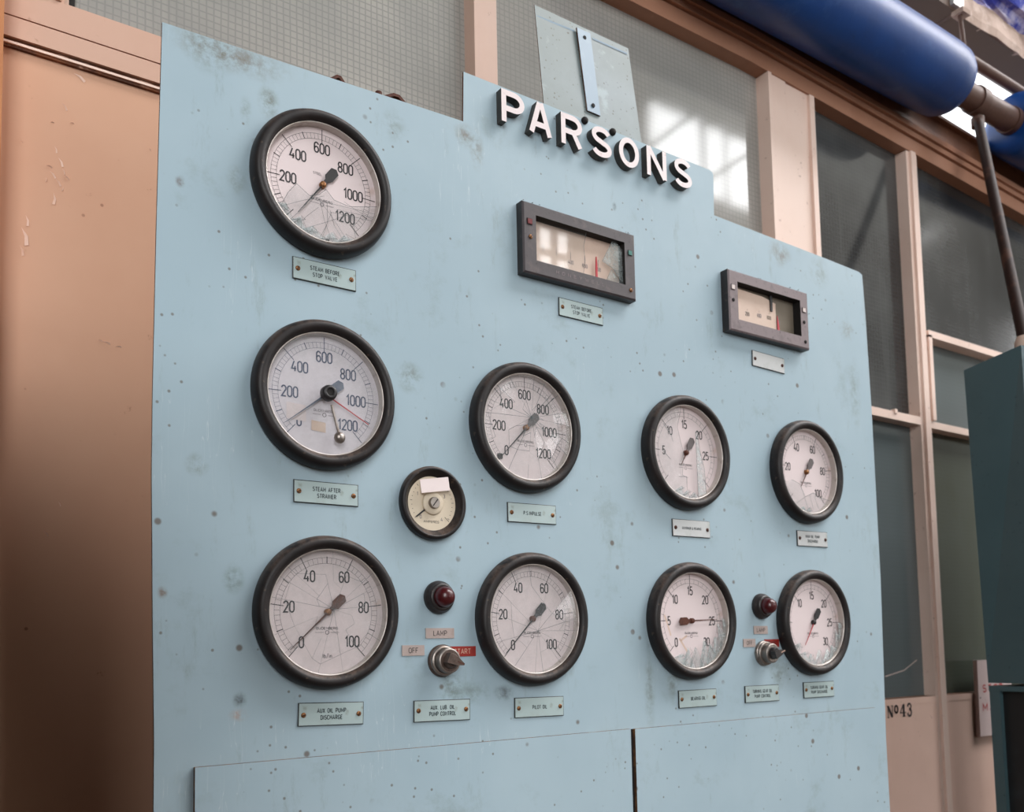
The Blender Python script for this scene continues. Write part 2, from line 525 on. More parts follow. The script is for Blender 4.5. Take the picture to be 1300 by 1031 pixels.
GL = {
    '0': (.5, [arc(.25, .75, .25, .25, 180, 0) + arc(.25, .25, .25, .25, 0, -180) + [(0, .75)]]),
    '1': (.34, [[(.04, .76), (.26, 1), (.26, 0)]]),
    '2': (.5, [arc(.25, .74, .25, .26, 170, -25) + [(0, 0), (.5, 0)]]),
    '3': (.5, [arc(.24, .76, .24, .24, 150, -90), arc(.24, .26, .26, .26, 90, -150)]),
    '4': (.54, [[(.30, 1), (0, .26), (.54, .26)], [(.40, .5), (.40, 0)]]),
    '5': (.5, [[(.46, 1), (.06, 1), (.04, .54)] + arc(.23, .31, .27, .31, 120, -150)]),
    '6': (.5, [arc(.25, .29, .25, .29, 0, 360, 16), [(0, .30), (0, .72)] + arc(.25, .73, .25, .27, 180, 15)]),
    '7': (.5, [[(0, 1), (.5, 1), (.16, 0)]]),
    '8': (.5, [arc(.25, .76, .22, .24, -90, 270, 16), arc(.25, .26, .25, .26, -90, 270, 16)]),
    '9': (.5, [arc(.25, .71, .25, .29, 0, 360, 16), [(.5, .70), (.5, .28)] + arc(.25, .27, .25, .27, 0, -165)]),
    'A': (.6, [[(0, 0), (.3, 1), (.6, 0)], [(.11, .32), (.49, .32)]]),
    'B': (.52, [[(0, 0), (0, 1), (.27, 1)] + arc(.27, .76, .21, .24, 90, -90) + [(0, .52)], [(.27, .52)] + arc(.27, .26, .25, .26, 90, -90) + [(0, 0)]]),
    'C': (.52, [arc(.27, .72, .27, .28, 20, 180) + arc(.27, .28, .27, .28, 180, 340)]),
    'D': (.54, [[(0, 0), (0, 1), (.24, 1)] + arc(.24, .7, .30, .3, 90, 0) + arc(.24, .3, .30, .3, 0, -90) + [(0, 0)]]),
    'E': (.46, [[(.46, 1), (0, 1), (0, 0), (.46, 0)], [(0, .52), (.40, .52)]]),
    'F': (.46, [[(.46, 1), (0, 1), (0, 0)], [(0, .52), (.40, .52)]]),
    'G': (.54, [arc(.27, .72, .27, .28, 20, 180) + arc(.27, .28, .27, .28, 180, 360) + [(.54, .46), (.30, .46)]]),
    'H': (.54, [[(0, 0), (0, 1)], [(.54, 0), (.54, 1)], [(0, .52), (.54, .52)]]),
    'I': (.08, [[(.04, 0), (.04, 1)]]),
    'J': (.4, [[(.4, 1), (.4, .25)] + arc(.2, .25, .2, .25, 0, -170)]),
    'K': (.54, [[(0, 0), (0, 1)], [(.52, 1), (0, .42)], [(.17, .6), (.54, 0)]]),
    'L': (.44, [[(0, 1), (0, 0), (.44, 0)]]),
    'M': (.66, [[(0, 0), (0, 1), (.33, .3), (.66, 1), (.66, 0)]]),
    'N': (.54, [[(0, 0), (0, 1), (.54, 0), (.54, 1)]]),
    'O': (.56, [arc(.28, .7, .28, .3, 180, 0) + arc(.28, .3, .28, .3, 0, -180) + [(0, .7)]]),
    'P': (.52, [[(0, 0), (0, 1), (.26, 1)] + arc(.26, .73, .26, .27, 90, -90) + [(0, .46)]]),
    'R': (.54, [[(0, 0), (0, 1), (.26, 1)] + arc(.26, .74, .26, .26, 90, -90) + [(0, .48)], [(.26, .48), (.54, 0)]]),
    'S': (.5, [arc(.25, .745, .24, .255, 25, 250, 12)[:-1] + arc(.25, .265, .25, .265, 75, -160, 12)]),
    'T': (.54, [[(0, 1), (.54, 1)], [(.27, 1), (.27, 0)]]),
    'U': (.54, [[(0, 1), (0, .28)] + arc(.27, .28, .27, .28, 180, 360) + [(.54, 1)]]),
    'V': (.58, [[(0, 1), (.29, 0), (.58, 1)]]),
    'W': (.8, [[(0, 1), (.2, 0), (.4, .8), (.6, 0), (.8, 1)]]),
    'X': (.56, [[(0, 0), (.56, 1)], [(0, 1), (.56, 0)]]),
    'Y': (.56, [[(0, 1), (.28, .5), (.56, 1)], [(.28, .5), (.28, 0)]]),
    'Z': (.52, [[(0, 1), (.52, 1), (0, 0), (.52, 0)]]),
    '.': (.08, [[(.04, 0), (.04, .1)]]),
    '/': (.4, [[(0, -.1), (.4, 1.1)]]),
    '&': (.6, [[(.58, 0), (.12, .68)] + arc(.26, .8, .15, .2, 215, -20, 10) + [(.06, .40)] + arc(.22, .24, .22, .24, 150, 330, 8) + [(.56, .46)]]),
    '-': (.4, [[(.05, .5), (.35, .5)]]),
    ' ': (.32, []),
    'l': (.08, [[(.04, 0), (.04, 1)]]),
    'b': (.44, [[(0, 1), (0, 0)], arc(.22, .3, .22, .3, 0, 360, 12)]),
    'i': (.08, [[(.04, 0), (.04, .62)], [(.04, .8), (.04, .92)]]),
    'n': (.4, [[(0, 0), (0, .62)], [(0, .4)] + arc(.2, .4, .2, .22, 180, 0, 6) + [(.4, 0)]]),
}


def text_width(s, gap=.2):
    return sum(GL[ch][0] for ch in s) + gap * (len(s) - 1)


def write(mb, s, cx, cz, hgt, h, m, stroke=None, width=None, xs=1., gap=.2, ang=0., jitter=0.):
    """letters centred on (cx, cz), cap height hgt, drawn on the surface at height h"""
    tw = text_width(s, gap)
    kx = width / tw if width else xs
    stroke = stroke or hgt * .15
    ca, sa = math.cos(ang), math.sin(ang)
    x = -tw * kx / 2
    for ch in s:
        w, strokes = GL[ch]
        for st in strokes:
            pts = []
            for a, b in st:
                u, v = x + a * kx, (b - .5) * hgt
                pts.append((cx + u * ca - v * sa, cz + u * sa + v * ca))
            if len(pts) > 2 and (Vector(pts[0]) - Vector(pts[-1])).length < 1e-6:
                mb.ribbon(pts[:-1], stroke, h, m, closed=True)
            else:
                mb.ribbon(pts, stroke, h, m)
        x += (w + gap) * kx


def pol(r, deg):
    """clock angle, 0 at the top, turning to the right"""
    a = math.radians(deg)
    return (r * math.sin(a), r * math.cos(a))


# ================================================================== the control panel
pan = thing('control_panel', (1.195, 0, 0), 'tall light blue steel gauge panel with stepped top edge and grimy paint', 'control panel')
OFF = (-1.195, 0, 0)
outline = [W(206, 28), W(198.6, 290), W(193.8, 500), W(192.6, 600), W(194, 800), W(195.7, 940)]
outline = [(p.x, p.z) for p in outline] + [(.3415, 1.0), (.342, .02), (2.056, .02), (2.055, .9)]
outline += [(p.x, p.z) for p in (W(1125, 940), W(1118, 735), W(1106.5, 520), W(1099, 405), W(1094.5, 349), W(1090, 345), W(1045, 327), W(906.5, 273.3),
                                 W(905.5, 222), W(904, 218.5), W(900, 215.5), W(750, 155), W(588.5, 91), W(588, 154), W(396, 91))]
b = MB()
b.prism(outline[::-1], 0, .0045, M['panel'], M['panel_edge'])
# folded stiffening returns behind the two upright edges
b.box((.385, .0045, .02), (.389, .05, 2.40), M['panel_edge'])
b.box((2.035, .0045, .02), (2.039, .05, 2.38), M['panel_edge'])
b.build('face_sheet', pan, OFF)
for x0, x1, z1 in ((.395, 1.2215, 1.3445), (1.2328, 2.0053, 1.3462)):
    b = MB()
    b.prism([(x0, .12), (x1, .12), (x1, z1 + .0015), (x0, z1 - .001)], -.0075, -.0002, M['panel'], M['seam'])
    b.build('access_door', pan, OFF)
b = MB()
b.box((1.2222, -.0012, .12), (1.2322, -.0002, 1.3450), M['dark_void'])
b.build('door_gap', pan, OFF)
for px, py in ((741.3, 153.8), (776.6, 168.4)):
    p = W(px, py)
    b = MB()
    b.lathe([(.0072, 0), (.0072, .004), (.0056, .007), (.002, .008)], M['dark_void'], 20)
    b.disc(.0022, .0081, M['dark_void'], 12)
    b.move((p.x, -.0002, p.z))
    b.build('bolt', pan, OFF)
for x, z, s, wdt in ((.629, 2.448, .026, .018), (.738, 2.448, .032, .034)):
    b = MB()
    b.ribbon([(x - wdt, z + .004), (x - wdt * .2, z + s * .6), (x + wdt * .1, z + s * .6), (x + wdt, z - .004)], .005, -.007, M['rust'], base=-.035)
    b.build('rusty_bracket', pan, OFF)
b = MB()
b.tube([(.708, .02, 2.44), (.708, .02, 2.47)], .006, M['rust'], 10)
b.build('rusty_bracket', pan, OFF)

# ------------------------------------------------------------------ sheet propped behind the panel top
TL, TR, BR, BL = W(678.5, 6, .042), W(797.5, 61.5, .042), W(814, 178, .014), W(690, 127, .014)
bk = thing('backing_sheet', (1.19, .010, 2.47), 'speckled grey blue metal sheet leaning up behind the raised letters', 'metal sheet')
off = (-1.19, -.010, -2.47)
b = MB()
BL2, BR2 = BL + (BL - TL) * .27, BR + (BR - TR) * .27
pts = [BL2, BR2, TR, TL]
b.prism([(p.x, p.z) for p in pts], [p.y for p in pts], [p.y + .002 for p in pts], M['plate_grey'], M['panel_edge'])
# pale line ruled across under the top edge
for a, c in (((681, 20.5), (729, 39.5)), ((752, 49), (796, 68.5))):
    A, B_ = W(a[0], a[1], .0395), W(c[0], c[1], .0395)
    b.ribbon([(A.x, A.z), (B_.x, B_.z)], .004, -.0388, M['strap'])
b.build('sheet', bk, off)
q = [W(746, 140, .0115), W(762.5, 147, .0115), W(749.5, 42.5, .033), W(732.5, 34.5, .033)]
b = MB()
b.prism([(p.x, p.z) for p in q], [p.y for p in q], [p.y + .004 for p in q], M['strap'], M['panel_edge'])
st = b.build('strap', bk, off)
for px, py, y in ((742, 48, .0315), (753, 134, .0125)):
    p = W(px, py, y)
    b = MB()
    b.lathe([(.0045, 0), (.004, .0015)], M['dark_void'], 14)
    b.disc(.004, .0016, M['dark_void'], 14)
    b.move(p)
    o = b.build('screw', st)

# ------------------------------------------------------------------ raised letters
LH, LD = .0625, .0165
sw = .0108
hw = sw / 2


def letter_strokes(ch):
    if ch == 'P':
        return .0525, [[(hw, 0), (hw, LH)], [(hw, LH - hw), (.028, LH - hw)] + arc(.028, LH - hw - .0150, .0188, .0150, 90, -90, 12)[1:] + [(hw, LH - hw - .0300)]]
    if ch == 'R':
        return .0525, [[(hw, 0), (hw, LH)], [(hw, LH - hw), (.028, LH - hw)] + arc(.028, LH - hw - .0145, .0188, .0145, 90, -90, 12)[1:] + [(hw, LH - hw - .0290)],
                       [(.029, LH - hw - .028), (.0465, 0)]]
    if ch == 'A':
        return .0525, [[(hw * .9, 0), (.0245, LH)], [(.0280, LH), (.0478, 0)], [(.011, .0185), (.041, .0185)]]
    if ch == 'O':
        return .0545, [arc(.0272, LH / 2, .0272 - hw, LH / 2 - hw, 0, 360, 40)[:-1]]
    if ch == 'N':
        return .0555, [[(hw, 0), (hw, LH)], [(hw * 1.1, LH - .001), (.0555 - hw * 1.1, .001)], [(.0555 - hw, 0), (.0555 - hw, LH)]]
    if ch == 'S':
        return .0515, [arc(.0258, .0448, .0195, LH - hw - .0448, 20, 248, 18)[:-1] + arc(.0258, .0176, .0205, .0176 - hw, 72, -160, 18)]


for ch, x0, lab in (('P', .9410, 'raised white metal letter P, first in the row along the panel top'),
                    ('A', 1.0040, 'raised white metal letter A between the P and the R'),
                    ('R', 1.0800, 'raised white metal letter R with a dark bolt beside its bowl'),
                    ('S', 1.1560, 'raised white metal letter S between the R and the O'),
                    ('O', 1.2275, 'raised white metal letter O, only round one in the row'),
                    ('N', 1.3035, 'raised white metal letter N next to the last letter'),
                    ('S', 1.3820, 'raised white metal letter S at the right end of the row')):
    wd, sts = letter_strokes(ch)
    b = MB()
    for k, stt in enumerate(sts):
        cl = ch == 'O'
        b.ribbon(stt, sw, LD + k * .00004, M['letter_face'], closed=cl, base=0, mside=M['letter_side'])
    o = b.build('sign_letter', None, (x0, -.0004, 2.4757))
    tag(o, lab, 'letter', 'raised letters along the panel top')


# ================================================================== gauges
def cracks(mb, RG, h, P, n, cuts, rnd, tilt, mat, line=.0006, skip=()):
    """a pane broken into cells that fan out from P; every cell is tipped a little its own way"""
    def reach(a):
        d = (math.sin(a), math.cos(a))
        bq = P[0] * d[0] + P[1] * d[1]
        return -bq + math.sqrt(bq * bq - (P[0] ** 2 + P[1] ** 2 - RG * RG))
    angs = sorted((i + rnd.uniform(-.36, .36)) * 2 * PI / n for i in range(n))
    fr = []
    for i in range(n):
        fr.append([0] + [max(.05, min(.95, c + rnd.uniform(-.13, .13))) for c in cuts] + [1])
    pt = lambda i, k: (P[0] + math.sin(angs[i % n]) * reach(angs[i % n]) * fr[i % n][k], P[1] + math.cos(angs[i % n]) * reach(angs[i % n]) * fr[i % n][k])
    for i in range(n):
        a0, a1 = angs[i], angs[(i + 1) % n] + (2 * PI if i == n - 1 else 0)
        for k in range(len(cuts) + 1):
            if rnd.random() < .12 and k < len(cuts):
                pass
            if k == 0:
                poly = [pt(i, 0), pt(i, 1), pt(i + 1, 1)]
            else:
                poly = [pt(i, k), pt(i, k + 1)]
                if k == len(cuts):
                    for s in range(1, 5):
                        a = a0 + (a1 - a0) * s / 5
                        poly.append((P[0] + math.sin(a) * reach(a), P[1] + math.cos(a) * reach(a)))
                poly += [pt(i + 1, k + 1), pt(i + 1, k)]
            if (i, k) in skip:
                continue
            cx = sum(p[0] for p in poly) / len(poly)
            cz = sum(p[1] for p in poly) / len(poly)
            tx, tz = rnd.uniform(-tilt, tilt), rnd.uniform(-tilt, tilt)
            mb.face([(p[0], -(h + (p[0] - cx) * tx + (p[1] - cz) * tz), p[1]) for p in poly], mat)
            if rnd.random() < .8:
                mb.ribbon([pt(i, k), pt(i, k + 1)], line * rnd.uniform(.5, 1.3), h + .0016, M['crack_line'])
            if k < len(cuts) and rnd.random() < .55:
                mb.ribbon([pt(i, k + 1), pt(i + 1, k + 1)], line * rnd.uniform(.5, 1.2), h + .0016, M['crack_line'])


def shards(mb, RG, h, a0, a1, n, h0, h1, rnd, mat, lines=2):
    """splinters that still stand in the rim between the clock angles a0 and a1"""
    st = (a1 - a0) / n
    for i in range(n):
        c = a0 + (i + .5) * st
        w = st * rnd.uniform(.6, .9)
        hh = rnd.uniform(h0, h1) * (.55 + .45 * math.sin(PI * (i + .5) / n))
        A, B2, T = pol(RG, c - w), pol(RG, c + w), pol(RG, c + rnd.uniform(-.3, .3) * st)
        # splinters stand nearly upright
        T = (T[0] * (1 - hh / RG * .35), T[1] + hh * (1 if T[1] < 0 else .2))
        T2 = (T[0] + rnd.uniform(.002, .010), T[1] - rnd.uniform(.002, .012))
        t1, t2 = h + rnd.uniform(-.003, .003), h + rnd.uniform(-.003, .003)
        mid = pol(RG, c)
        mb.face([(A[0], -h, A[1]), (mid[0], -h, mid[1]), (T[0], -t1, T[1])], mat)
        mb.face([(mid[0], -h, mid[1]), (B2[0], -h, B2[1]), (T2[0], -t2, T2[1]), (T[0], -t1, T[1])], mat)
        mb.ribbon([A, T, T2, B2], .0007, h + .0034, M['crack_line'])
        for _ in range(lines):
            f = rnd.uniform(.15, .85)
            s = (A[0] + (B2[0] - A[0]) * f, A[1] + (B2[1] - A[1]) * f)
            g = rnd.uniform(.3, .9)
            mb.ribbon([s, (s[0] + (T[0] - s[0]) * g + rnd.uniform(-.003, .003), s[1] + (T[1] - s[1]) * g)], .0005, h + .0032, M['crack_line'])


def pointer_mesh(length, ang, mat, tail=True, w=.0030, tip=.0008, h=.0105, tail_mat=None):
    b = MB()
    a = math.radians(ang)
    rot = lambda x, z: (x * math.cos(a) + z * math.sin(a), -x * math.sin(a) + z * math.cos(a))
    b.prism([rot(*p) for p in ((-w / 2, 0), (w / 2, 0), (tip / 2, length), (-tip / 2, length))], -h - .0008, -h, mat)
    if tail:
        tm = tail_mat or mat
        b.prism([rot(*p) for p in ((-.003, 0), (-.0035, -.011), (-.0078, -.016), (-.0078, -.034), (0, -.0385), (.0078, -.034), (.0078, -.016), (.0035, -.011), (.003, 0))], -h - .0008, -h, tm)
    return b


RIM_PROFILE = [(.1185, 0), (.1202, .005), (.1203, .011), (.1190, .018), (.1160, .0240), (.1115, .0270), (.1070, .0272), (.1030, .0250), (.1000, .0215), (.0982, .0180)]


def gauge(cx, cz, label, vmax, step, minor, mid, sweep, pang, plen, glass, pmat, ink='ink', dial='dial', tail_mat=None, hub='brass', unit=None, num_r=.0622, ptail=True, extra=None, k0=None):
    t = thing('pressure_gauge', (cx, 0, cz), label, 'gauge', 'large round gauges on the blue panel')
    b = MB()
    b.lathe(RIM_PROFILE, M['bezel'], 96)
    b.build('bezel', t, (0, -.0003, 0))
    b = MB()
    b.lathe([(.0984, .0195), (.0972, .0195), (.0966, .0175), (.0962, .0055)], M['rim'], 96)
    b.build('inner_rim', t, (0, -.0003, 0))
    # dial with its printing
    b = MB()
    I = M[ink]
    b.disc(.0968, .0055, M[dial], 96)
    hi = .0059
    a0, a1 = -sweep, sweep
    ao = lambda v: a0 + (a1 - a0) * v / vmax
    for r in (.0860, .0768):
        b.ribbon([pol(r, a0 + (a1 - a0) * i / 90) for i in range(91)], .00045, hi, M['ink'] if ink == 'ink' else I)
    v = 0
    k = 0
    while v <= vmax + 1e-6:
        a = ao(v)
        if abs(v / step - round(v / step)) < 1e-6:
            b.ribbon([pol(.0715, a), pol(.0945, a)], .0012, hi + .0001, I)
        elif abs(v / mid - round(v / mid)) < 1e-6:
            b.ribbon([pol(.0768, a), pol(.0875, a)], .0013, hi + .0001, I)
        else:
            b.ribbon([pol(.0768, a), pol(.0860, a)], .00045, hi, I)
        v += minor
    v = 0
    while v <= vmax + 1e-6:
        a = ao(v)
        s = str(int(v))
        r = num_r if len(s) < 3 or abs(a) < 10 else num_r - (.0045 if len(s) == 3 else .0075)
        if len(s) >= 3 and abs(a) > 120:
            r += .004
        p = pol(r, a)
        if not (k0 and s in k0):
            write(b, s, p[0], p[1], .0165, hi, I, .0023, xs=.0136, gap=.20)
        v += step
    write(b, 'BUDENBERG', 0, -.0250, .0036, hi, M['ink_faint'] if ink != 'ink' else I, .0006, width=.036)
    b.ribbon([(-.020, -.0315), (-.006, -.0315)], .0007, hi, M['ink_faint'])
    b.ribbon([(.006, -.0315), (.020, -.0315)], .0007, hi, M['ink_faint'])
    b.ribbon(arc(0, -.0315, .003, .003, 0, 360, 12)[:-1], .0011, hi, M['ink_faint'], closed=True)
    if unit:
        write(b, unit, 0, -.068, .0062, hi, I, .0008, xs=.0062, gap=.25)
    if extra:
        extra(b, hi)
    b.build('dial', t, (0, -.0003, 0))
    pointer_mesh(plen, pang, M[pmat], ptail, tail_mat=M[tail_mat] if tail_mat else None).build('pointer', t)
    b = MB()
    b.lathe([(.0055, .006), (.0055, .0115), (.0045, .0135), (.002, .0142)], M[hub], 24)
    b.disc(.002, .0142, M[hub], 16)
    b.build('hub', t)
    if glass:
        glass(t)
    return t


HG = .0178


def whole_glass(mat='glass'):
    def f(t):
        b = MB()
        b.disc(.0976, HG, M[mat], 96)
        b.build('glass', t)
    return f


def crack_glass(P, n, cuts, seed, tilt=.05, mat='glass_crack', line=.0006):
    def f(t):
        b = MB()
        cracks(b, .0974, HG - .001, P, n, cuts, random.Random(seed), tilt, M[mat], line)
        tag(b.build('glass', t), 'cracked glass')
    return f


def shard_glass(a0, a1, n, h0, h1, seed, extra=None):
    def f(t):
        b = MB()
        rnd = random.Random(seed)
        shards(b, .0968, HG - .004, a0, a1, n, h0, h1, rnd, M['glass_shard'])
        if extra:
            extra(b, rnd)
        tag(b.build('glass', t), 'shattered glass left in the rim')
    return f


def g_first_shards(b, rnd):
    # broad broken sheet lying low over the dial
    h = .012
    poly = [pol(.096, a) for a in range(98, 238, 7)]
    top = [(-.060, -.030), (-.046, -.012), (-.024, -.026), (-.008, -.020), (.004, -.008), (.018, -.022), (.044, -.026), (.070, -.020)]
    pts = poly + top
    b.face([(p[0], -h, p[1]) for p in pts], M['glass_crack'])
    b.ribbon([poly[-1]] + top + [poly[0]], .0007, h + .0006, M['crack_line'])
    for i in range(14):
        a = rnd.uniform(105, 235)
        p = pol(.095, a)
        q_ = (rnd.uniform(-.05, .05), rnd.uniform(-.045, -.02))
        b.ribbon([p, ((p[0] + q_[0]) / 2 + rnd.uniform(-.006, .006), (p[1] + q_[1]) / 2), q_], .0005, h + .0006, M['crack_line'])


def g_sixth(b, rnd):
    h = .014
    # the left part of the pane hangs on, cut off along a slanting line, with one tall strip right of the middle
    left = [pol(.0965, a) for a in range(188, 352, 8)] + [(-.020, .082), (-.030, .050), (-.022, .020), (-.014, -.004), (-.020, -.050), (-.004, -.054)]
    b.face([(p[0], -h - .0012 * math.sin(p[1] * 60), p[1]) for p in left], M['glass_crack'])
    b.ribbon(left[20:], .0008, h + .002, M['crack_line'])
    strip = [(.026, -.0925), (.024, .045), (.030, .047), (.034, .010), (.046, -.030), (.050, -.082)]
    b.face([(p[0], -h, p[1]) for p in strip], M['glass_shard'])
    b.ribbon(strip, .0010, h + .0006, M['crack_line'])
    b.ribbon([(-.070, .052), (-.048, .030), (-.044, .018)], .0010, h + .0022, M['crack_line'])
    b.ribbon([(-.076, -.002), (-.052, -.020)], .0010, h + .0022, M['crack_line'])
    b.ribbon([(-.030, -.054), (-.008, -.052), (-.008, -.080)], .0009, h + .0022, M['crack_line'])


def g_seventh(b, rnd):
    h = .014
    low = [pol(.0965, a) for a in range(130, 258, 8)] + [(-.060, -.024), (-.032, -.032), (-.016, -.060), (.014, -.048), (.034, -.058)]
    b.face([(p[0], -h, p[1]) for p in low], M['glass_crack'])
    b.ribbon(low[16:] + low[:1], .0008, h + .0006, M['crack_line'])
    for a, c in (((-.032, -.032), (-.006, -.09)), ((.014, -.048), (.03, -.085)), ((-.016, -.06), (-.05, -.078)), ((.0, -.054), (.012, -.088))):
        b.ribbon([a, c], .0007, h + .0006, M['crack_line'])


def strainer_extra(b, hi):
    # square patches of old tape under the glass
    for x, z, w, hh, m in ((-.047, -.031, .032, .026, 'dial'), (-.010, -.050, .024, .016, 'card')):
        b.face([(x - w / 2, -hi - .0002, z - hh / 2), (x + w / 2, -hi - .0002, z - hh / 2 - .002), (x + w / 2, -hi - .0002, z + hh / 2 - .002), (x - w / 2, -hi - .0002, z + hh / 2)], M[m])


def steel_extra(b, hi):
    write(b, 'STEEL', -.008, .0185, .0036, hi, M['ink_faint'], .0006, xs=.0045)
    b.box((-.0405 - .0025, -.0085, -.073), (-.0405 + .0025, -.0055, -.066), M['rust'])
    b.box((.006, -.0085, -.094), (.011, -.0055, -.088), M['rust'])


def zero_stop(b, hi):
    p = pol(.082, -135)
    b.box((p[0] - .0045, -.0095, p[1] - .0045), (p[0] + .0045, -.0055, p[1] + .0045), M['black'])


def rust_streak(b, hi):
    for pts in ([(-.074, .012), (-.066, -.006), (-.058, -.03)], [(-.012, -.03), (-.030, -.040)], [(-.034, -.036), (-.012, -.064)]):
        b.ribbon(pts, .004, hi - .0002, M['card'])


K = [(.5915, 2.2582), (.5941, 1.9115), (.5975, 1.5662), (.9872, 1.9065), (.9931, 1.5571), (1.3955, 1.9033), (1.7842, 1.8992), (1.3954, 1.5546), (1.7851, 1.5518)]
gauge(*K[0], 'round black gauge reading to 1200 at the upper left, smashed glass along its bottom', 1200, 200, 20, 100, 137, -143, .071,
      shard_glass(150, 232, 5, .012, .024, 3, g_first_shards), 'black', extra=steel_extra, k0=('0',))
g2 = gauge(*K[1], 'round black gauge with a red second pointer and black knob on unbroken glass', 1200, 200, 20, 100, 137, -128, .084,
           whole_glass('glass_dusty'), 'blue_pointer', ink='ink_blue', dial='dial_blue', hub='black', extra=strainer_extra)
pb = pointer_mesh(.084, 118, M['red_ink'], False, .0022, .0014, .0125)
tag(pb.build('pointer', g2), 'red set pointer')
b = MB()
b.lathe([(.0125, .0180), (.0125, .026), (.0115, .030), (.0085, .0315), (.0065, .0315), (.0055, .0295)], M['black'], 32)
b.disc(.0056, .0295, M['dark_void'], 20)
b.build('setting_knob', g2)
b = MB()
q0, q1 = W(421, 514, -.0205), W(430.5, 552, -.0205)
b.tube([(q0.x - K[1][0], -.0205, q0.z - K[1][1]), (q1.x - K[1][0], -.0205, q1.z - K[1][1])], .0020, M['steel'], 10)
q2 = W(431.7, 555.5, -.023)
b.lathe([(.0085, .0185), (.0095, .0215), (.0080, .0255), (.0040, .0280), (.0008, .0285)], M['steel'], 24, (q2.x - K[1][0], q2.z - K[1][1]))
b.build('setting_arm', g2)
gauge(*K[2], 'round black gauge reading to 100 at the lower left, rusty pointer behind cracked glass', 100, 20, 2, 10, 137.5, -133, .085,
      crack_glass((.006, .004), 17, (.35, .72), 11, .02, line=.0004), 'rust', unit='lb/in', num_r=.0630)
gauge(*K[3], 'round black gauge reading to 1200 in the second column, glass crazed all over', 1200, 200, 20, 100, 137, -136, .080,
      crack_glass((.006, .018), 19, (.28, .6, .82), 23, .03, line=.0007), 'black', tail_mat='grey_pointer', extra=zero_stop)
gauge(*K[4], 'round black gauge reading to 100 in the second column, cracks fanning over its lower half', 100, 20, 2, 10, 137.5, -135, .086,
      crack_glass((.004, -.022), 15, (.55,), 31, .025, line=.0005), 'black', hub='rust', num_r=.0630)
gauge(*K[5], 'round black gauge in the third column with a tall splinter of glass over its dial', 30, 5, 1, 5, 135, -148, .030,
      shard_glass(168, 204, 3, .015, .03, 41, g_sixth), 'rust', tail_mat='grey_pointer', hub='rust', num_r=.0605, k0=('0', '30'))
gauge(*K[6], 'round black gauge nearest the right edge reading to 100, short rusty pointer', 100, 20, 2, 10, 137.5, -146, .044,
      shard_glass(178, 200, 2, .01, .02, 43, g_seventh), 'rust', tail_mat='grey_pointer', hub='brass', num_r=.0630, k0=('0',))
gauge(*K[7], 'round black gauge whose dark red pointer rests near 25 above glass splinters', 30, 5, 1, 5, 135, 87.5, .072,
      shard_glass(96, 214, 8, .032, .060, 47), 'rust', hub='rust', num_r=.0615, extra=rust_streak)
gauge(*K[8], 'round black gauge at the lower right with red needle below 5 and glass splinters', 30, 5, 1, 5, 135, -146, .062,
      shard_glass(98, 234, 8, .024, .046, 53), 'red_ink', tail_mat='black', hub='black', num_r=.0615, k0=('0', '5'))

# the small instrument
p = (.7896, 1.7527)
t_ = thing('dial_instrument', (p[0], 0, p[1]), 'small round black instrument with cream dial between the big gauges', 'gauge')
b = MB()
b.lathe([(.0610, 0), (.0632, .004), (.0632, .010), (.0618, .0145), (.0588, .0165), (.0560, .0160), (.0545, .0135), (.0500, .0085), (.0462, .0045)], M['bezel'], 80)
b.build('bezel', t_, (0, -.0003, 0))
b = MB()
b.disc(.0466, .0046, M['dial_cream'], 80)
for i in range(25):
    a = -128 + 256 * i / 24
    b.ribbon([pol(.0385, a), pol(.0385 + (.004 if i % 4 == 0 else .0018), a)], .0008, .0049, M['ink'])
b.ribbon([pol(.033, 132), pol(.044, 132)], .0009, .0049, M['ink'])
for s, x, z in (('1', -.028, .0150), ('3', .024, .0140), ('4', .0185, -.0265), ('0', -.0225, -.0240)):
    write(b, s, x, z, .0058, .0049, M['ink_faint'], .0009, xs=.006)
write(b, 'AMPERES', -.0020, -.0315, .0036, .0049, M['ink'], .0005, width=.030)
b.build('dial', t_, (0, -.0003, 0))
b = pointer_mesh(.0400, -128, M['black'], False, .0030, .0022, .0060)
b.build('pointer', t_)
b = MB()
b.lathe([(.0195, .0048), (.0195, .0085), (.0185, .0095), (.0110, .0100)], M['dial_cream'], 40)
b.disc(.0111, .0100, M['dial_cream'], 40)
b.build('hub', t_)
b = MB()
b.lathe([(.0098, .0101), (.0098, .0150), (.0088, .0165)], M['steel'], 32)
b.disc(.0088, .0165, M['steel'], 32)
b.ribbon([pol(.0075, 38), pol(-.0075, 38)], .0018, .0168, M['dark_void'])
tag(b.build('screw', t_), 'slotted steel screw')
b = MB()
ps = [W(535.2, 625.9, -.0175), W(571.3, 622.7, -.0175), W(568.8, 605.6, -.0175), W(533, 608.8, -.0175)]
c0 = sum(ps, Vector()) / 4
b.prism([(q_.x - c0.x, q_.z - c0.z) for q_ in ps], -.0003, .0003, M['paper'])
o = b.build('paper_label', None, c0)
tag(o, 'blank white paper label stuck across the small round instrument', 'label')


